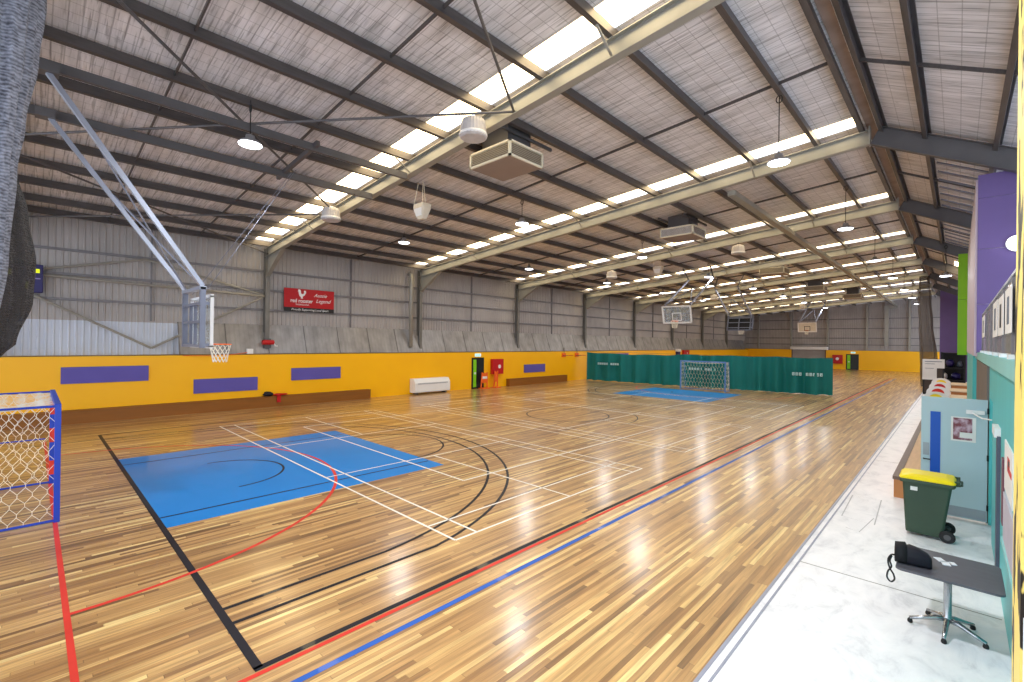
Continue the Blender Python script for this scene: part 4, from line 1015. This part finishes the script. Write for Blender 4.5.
single('green_tin', MB().lathe((XT+.2, 9.6, 3.08), [(.14, 0), (.15, .02), (.15, .36), (.14, .4)], 18), mat('green_tin_paint', (90, 150, 116), .5), 'green object standing behind the middle of the clear screen', 'tin')

# yellow post
t = thing('yellow_post', 'yellow post with ragged black marks at the right edge', 'post', (.4, 3.2, 0))
obj('post_body', MB().cbox((.206, 3.0, 0), (.62, 3.42, 7.3), .012), M_POST, t)
ct = thing('post_notice', 'white and blue notice stuck low on the yellow post', 'notice', (.24, 2.99, 1.7))
obj('sheet', MB().box((.214, 2.992, 1.6), (.5, 2.999, 2.03)), M_PAPER, ct); obj('blue_print', MB().box((.228, 2.988, 1.6), (.42, 2.992, 1.86)), mat('notice_blue', (70, 110, 190), .5), ct)

# ------------------------------------------------------------------ table
tx, ty = -.06, 7.2
t = thing('pedestal_table', 'square grey pedestal table on a chrome five star base', 'table', (tx, ty, 0))
def rrect(cx, cy, hx_, hy_, r, z, n=6):
    pts = []
    for (sx, sy, a0) in ((1, 1, 0), (-1, 1, PI/2), (-1, -1, PI), (1, -1, 3*PI/2)):
        for i in range(n+1): a = a0+PI/2*i/n; pts.append((cx+sx*(hx_-r)+r*math.cos(a), cy+sy*(hy_-r)+r*math.sin(a), z))
    return pts
obj('tabletop', MB().loft([rrect(tx, ty, .425, .43, .06, .695), rrect(tx, ty, .43, .435, .06, .70), rrect(tx, ty, .43, .435, .06, .715), rrect(tx, ty, .425, .43, .06, .72)]), M_TTOP, t)
obj('column', MB().lathe((tx, ty, 0), [(.05, .11), (.045, .16), (.036, .18), (.036, .66), (.09, .67), (.12, .694)], 20), M_CHROME, t, True)
for k in range(5):
    a = math.radians(194+72*k); d = Vector((math.cos(a), math.sin(a), 0)); c = Vector((tx, ty, 0))
    obj('base_leg', MB().tube([c+Vector((0,0,.13)), c+d*.1+Vector((0,0,.125)), c+d*.22+Vector((0,0,.085)), c+d*.33+Vector((0,0,.05))], [.034, .028, .022, .018], 10), M_CHROME, t, True)
    obj('foot_pad', MB().lathe(c+d*.325, [(.022, 0), (.026, .01), (.022, .035), (.01, .05)], 12), M_RUB, t)
# camera case with wrist strap
t = thing('camera_case', 'black padded camera case with a hanging wrist strap on the table', 'camera case', (-.36, 6.98, .72))
def case_ring(cx, cy, w, h, z0, ang, n=16):
    out = []; ca, sa = math.cos(ang), math.sin(ang)
    for i in range(n):
        a = 2*PI*i/n; c = math.cos(a); s_ = math.sin(a)
        u = math.copysign(abs(c)**.55, c)*w; v = math.copysign(abs(s_)**.55, s_)*h
        out.append((cx-sa*u, cy+ca*u, z0+h+v))
    return out
ang = .12
cr = []
for k, (s_, w_, h_) in enumerate(((0, .045, .05), (.01, .07, .082), (.08, .08, .092), (.12, .084, .104), (.19, .082, .096), (.28, .075, .074), (.31, .055, .055))):
    cr.append(case_ring(-.50+s_*math.cos(ang), 6.98+s_*math.sin(ang), w_, h_, .722, ang))
obj('case_body', MB().loft(cr), M_BAG, t, True)
cl_ = []
for k, (s_, w_, h_) in enumerate(((-.005, .05, .07), (.0, .088, .105), (.09, .092, .112), (.105, .08, .098))):
    cl_.append(case_ring(-.505+s_*math.cos(ang), 6.98+s_*math.sin(ang), w_, h_, .721, ang))
obj('case_flap', MB().loft(cl_), mat('black_flap', (14, 14, 20), .8, 0, .2, 6), t, True)
sp_ = [(-.50, 6.93, .80), (-.535, 6.91, .795), (-.56, 6.88, .74), (-.545, 6.87, .66), (-.51, 6.86, .60), (-.50, 6.855, .545), (-.53, 6.85, .51), (-.565, 6.86, .545), (-.56, 6.875, .61), (-.53, 6.885, .67), (-.545, 6.90, .73), (-.53, 6.92, .785)]
def smooth_path(p, k=5):
    p = [Vector(a) for a in p]; o = []
    for i in range(len(p)-1):
        a = p[max(i-1, 0)]; b = p[i]; c = p[i+1]; d = p[min(i+2, len(p)-1)]
        for j in range(k):
            t_ = j/k; o.append(.5*((2*b)+(-a+c)*t_+(2*a-5*b+4*c-d)*t_*t_+(-a+3*b-3*c+d)*t_**3))
    return o+[p[-1]]
obj('wrist_strap', MB().tube(smooth_path(sp_), .009, 6), M_RUB, t, True)
for i, (x, y, r, lb) in enumerate(((-.13, 7.36, .5, 'white card on the table touching the camera case'), (-.08, 7.28, .2, 'white card on the table between its two neighbours'), (-.02, 7.33, .35, 'small white card on the table farthest from the camera case'))):
    rm = Matrix.Rotation(r, 3, 'Z'); s_ = .036 if i < 2 else .024
    single('small_card', MB().box((x-s_, y-s_*1.6, .7215), (x+s_, y+s_*1.6, .729), rm), M_CARD, lb, 'card', 'white cards on the table')

# ------------------------------------------------------------------ wheelie bin
t = thing('wheelie_bin', 'dark green wheelie bin with a yellow lid on the concrete', 'bin', (-.36, 10.65, 0))
def rr(x0, x1, y0, y1, z, r=.04): return rrect((x0+x1)/2, (y0+y1)/2, (x1-x0)/2, (y1-y0)/2, r, z, 4)
obj('bin_body', MB().loft([rr(-.62, -.16, 10.42, 10.86, .05), rr(-.625, -.15, 10.41, 10.87, .09), rr(-.665, -.05, 10.37, 10.93, .86), rr(-.67, -.04, 10.365, 10.935, .93)]), M_BIN, t)
obj('bin_rim', MB().loft([rr(-.70, -.02, 10.335, 10.965, .90), rr(-.705, -.0, 10.33, 10.97, .93), rr(-.70, .0, 10.335, 10.965, .96)]), M_BIN, t)
obj('bin_lid', MB().loft([rr(-.70, -.01, 10.335, 10.965, .962), rr(-.71, .0, 10.325, 10.975, .985), rr(-.68, -.03, 10.35, 10.95, 1.015, .06), rr(-.58, -.12, 10.45, 10.85, 1.04, .08)]), M_LID, t, False)
obj('lid_hinge', MB().box((-.005, 10.45, .95), (.04, 10.85, .985)).box((-.02, 10.42, .94), (.05, 10.47, 1.01)).box((-.02, 10.83, .94), (.05, 10.88, 1.01)), M_BIN, t)
obj('handle', MB().tube([(.0, 10.5, .93), (.07, 10.5, .95), (.07, 10.8, .95), (.0, 10.8, .93)], .015, 8), M_BIN, t)
obj('axle', MB().tube([(-.10, 10.42, .10), (-.10, 10.88, .10)], .012, 8), M_STEELD, t)
for y in (10.36, 10.88):
    wh = obj('wheel', MB().tube([(-.10, y, .10), (-.10, y+.012, .10), (-.10, y+.04, .10), (-.10, y+.052, .10)], [.085, .10, .10, .085], 28), M_RUB, t)
    obj('hub', MB().tube([(-.10, y-.004, .10), (-.10, y+.056, .10)], .045, 16), M_STEELD, wh) if False else obj('hub', MB().tube([(-.10, y-.004, .10), (-.10, y+.056, .10)], .045, 16), M_STEELD, t)
obj('sticker', MB().box((-.56, 10.345, .78), (-.47, 10.3705, .84)), M_PAPER, t)

# ------------------------------------------------------------------ timber bench, seats, far clutter
t = thing('timber_bench', 'low plywood bench with dark brown edge running behind the bin and door', 'bench', (-.5, 20, 0))
obj('bench_top', MB().box((-.86, 12.75, .40), (.05, 27.5, .44)), M_PLY, t); obj('edge_strip', MB().box((-.98, 12.75, .38), (-.86, 27.5, .45)), M_BROWND, t)
obj('end_board', MB().box((-.96, 12.76, 0), (.05, 12.8, .40)), M_PLYD, t); obj('side_board', MB().box((-.96, 12.8, 0), (-.92, 27.5, .38)), M_PLYD, t)
obj('inner_board', MB().box((.0, 12.8, 0), (.04, 27.5, .40)), M_PLYD, t)
for i, y in enumerate((28.5, 31.2, 34.0, 37.0)):
    z1 = .55+.16*i
    t = thing('tiered_seat', 'tan timber seating step by the teal wall, %s from the bench' % ORD[i], 'seating step', (0, y, 0), 'tan seating steps')
    obj('seat_board', MB().box((-.28, y, z1-.05), (.28 if y < 30 else .8, y+2.4, z1)), M_TAN, t); obj('riser', MB().box((-.25, y+.02, 0), (.25 if y < 30 else .75, y+2.36, z1-.05)), M_PLYD, t)
for i, (y, c1, nm) in enumerate(((29.2, M_LID, 'yellow'), (32.2, M_LRED, 'red'), (35.4, M_RED, 'dark red'), (38.6, M_LID, 'dull yellow'))):
    x = -.72; z = 0; hh = 1.10+.06*i
    t = thing('sports_trolley', 'slate trolley with white rim and %s front, %s behind the door' % (nm, ORD[i]), 'trolley', (x, y, 0), 'trolleys in a row behind the door')
    def arch(y_, hw, h_, n=10): return [(x-hw, y_, .12)]+[(x-hw*math.cos(PI*j/n), y_, h_-.3+.3*math.sin(PI*j/n)) for j in range(n+1)]+[(x+hw, y_, .12)]
    obj('hood', MB().loft([arch(y-.02, .42, hh), arch(y+.95, .40, hh-.22)]), M_SLATE, t)
    obj('white_band', MB().loft([arch(y-.06, .44, hh+.03), arch(y-.02, .44, hh+.03)]), M_WHITE, t)
    obj('coloured_panel', MB().loft([[(x-.25*math.cos(PI*j/8), yy, hh-.32+.24*math.sin(PI*j/8)) for j in range(9)] for yy in (y-.07, y-.061)]), c1, t)
    obj('caster', MB().tube([(x-.36, y+.1, .06), (x-.30, y+.1, .06)], .06, 10).tube([(x+.30, y+.1, .06), (x+.36, y+.1, .06)], .06, 10).tube([(x-.36, y+.85, .06), (x-.30, y+.85, .06)], .06, 10).tube([(x+.30, y+.85, .06), (x+.36, y+.85, .06)], .06, 10), M_RUB, t)
    obj('chassis', MB().box((x-.38, y, .1), (x+.38, y+.95, .16)), M_BLACK, t)
# notice board on stand
t = thing('notice_board', 'white notice board on a black stand at the edge of the timber floor', 'notice board', (-1.1, 42, 0))
obj('board', MB().box((-1.72, 41.95, 1.0), (-1.0, 42.0, 2.38)).box((-1.0, 41.95, 1.78), (-.62, 42.0, 2.38)), M_PAPER, t)
obj('stand', MB().box((-1.7, 42.02, 0), (-1.62, 42.1, 2.3)).box((-.72, 42.02, 0), (-.64, 42.1, 2.3)).box((-1.7, 42.02, .0), (-.64, 42.5, .12)), M_BLACK, t)
obj('backing', MB().box((-1.62, 42.04, .12), (-.72, 42.08, 2.0)), mat('dark_brown_board', (70, 58, 52), .6), t)
obj('printed_line', MB().box((-1.6, 41.944, 2.2), (-.75, 41.95, 2.24)).box((-1.6, 41.944, 2.05), (-1.1, 41.95, 2.08)).box((-1.6, 41.944, 1.75), (-1.15, 41.95, 1.78)), M_SLATE, t)
t = thing('equipment_rack', 'tall black rack filled with dark gear against the lime green panel', 'rack', (-.2, 44.5, 0))
rk = MB()
for x in (-.80, .35):
    for y in (44.0, 45.0): rk.box((x-.05, y-.05, 0), (x+.05, y+.05, 2.85))
for z in (.15, .9, 1.75, 2.78): rk.box((-.8, 43.98, z-.04), (.35, 45.02, z+.04))
obj('rack_frame', rk, M_RACK, t)
obj('back_panel', MB().box((-.8, 45.03, .1), (.35, 45.06, 2.8)), M_BLACK, t)
for (x0, x1, z0, z1, mm, lb) in ((-.6, -.15, 1.8, 2.35, M_SCORE, 'dark blue gear bundle on the upper shelf of the black rack'), (-.05, .25, 1.8, 2.25, M_SLATE, 'slate grey gear bundle on the upper shelf of the black rack'), (-.7, -.5, .95, 1.4, M_WHITE, 'white tub on the middle shelf of the black rack'), (-.35, .2, .95, 1.45, M_SCORE, 'dark blue gear bundle on the middle shelf of the black rack')):
    single('gear_bundle', lump(((x0+x1)/2, 44.5, (z0+z1)/2), ((x1-x0)/2, .35, (z1-z0)/2), x0*9, 12, 8, .2), mm, lb, 'gear', 'gear on the black rack', smooth=True)
t = thing('orange_cabinet', 'narrow orange and dark cabinet under the lime green panel', 'cabinet', (.2, 31, 0))
obj('cabinet_body', MB().box((.56, 40, 0), (.85, 41, 2.7)), M_BLACK, t); obj('orange_door', MB().box((.56, 39.97, 1.7), (.8, 40, 2.75)), M_ORG, t)

# ------------------------------------------------------------------ light
Wd = bpy.data.worlds.new('world'); S.world = Wd; Wd.use_nodes = True
bg = Wd.node_tree.nodes['Background']; bg.inputs[0].default_value = (.80, .88, 1.0, 1); bg.inputs[1].default_value = 3.2
S.view_settings.view_transform = 'Standard'; S.view_settings.look = 'None'; S.view_settings.exposure = 0.0; S.view_settings.gamma = 1; S.view_settings.use_curve_mapping = False
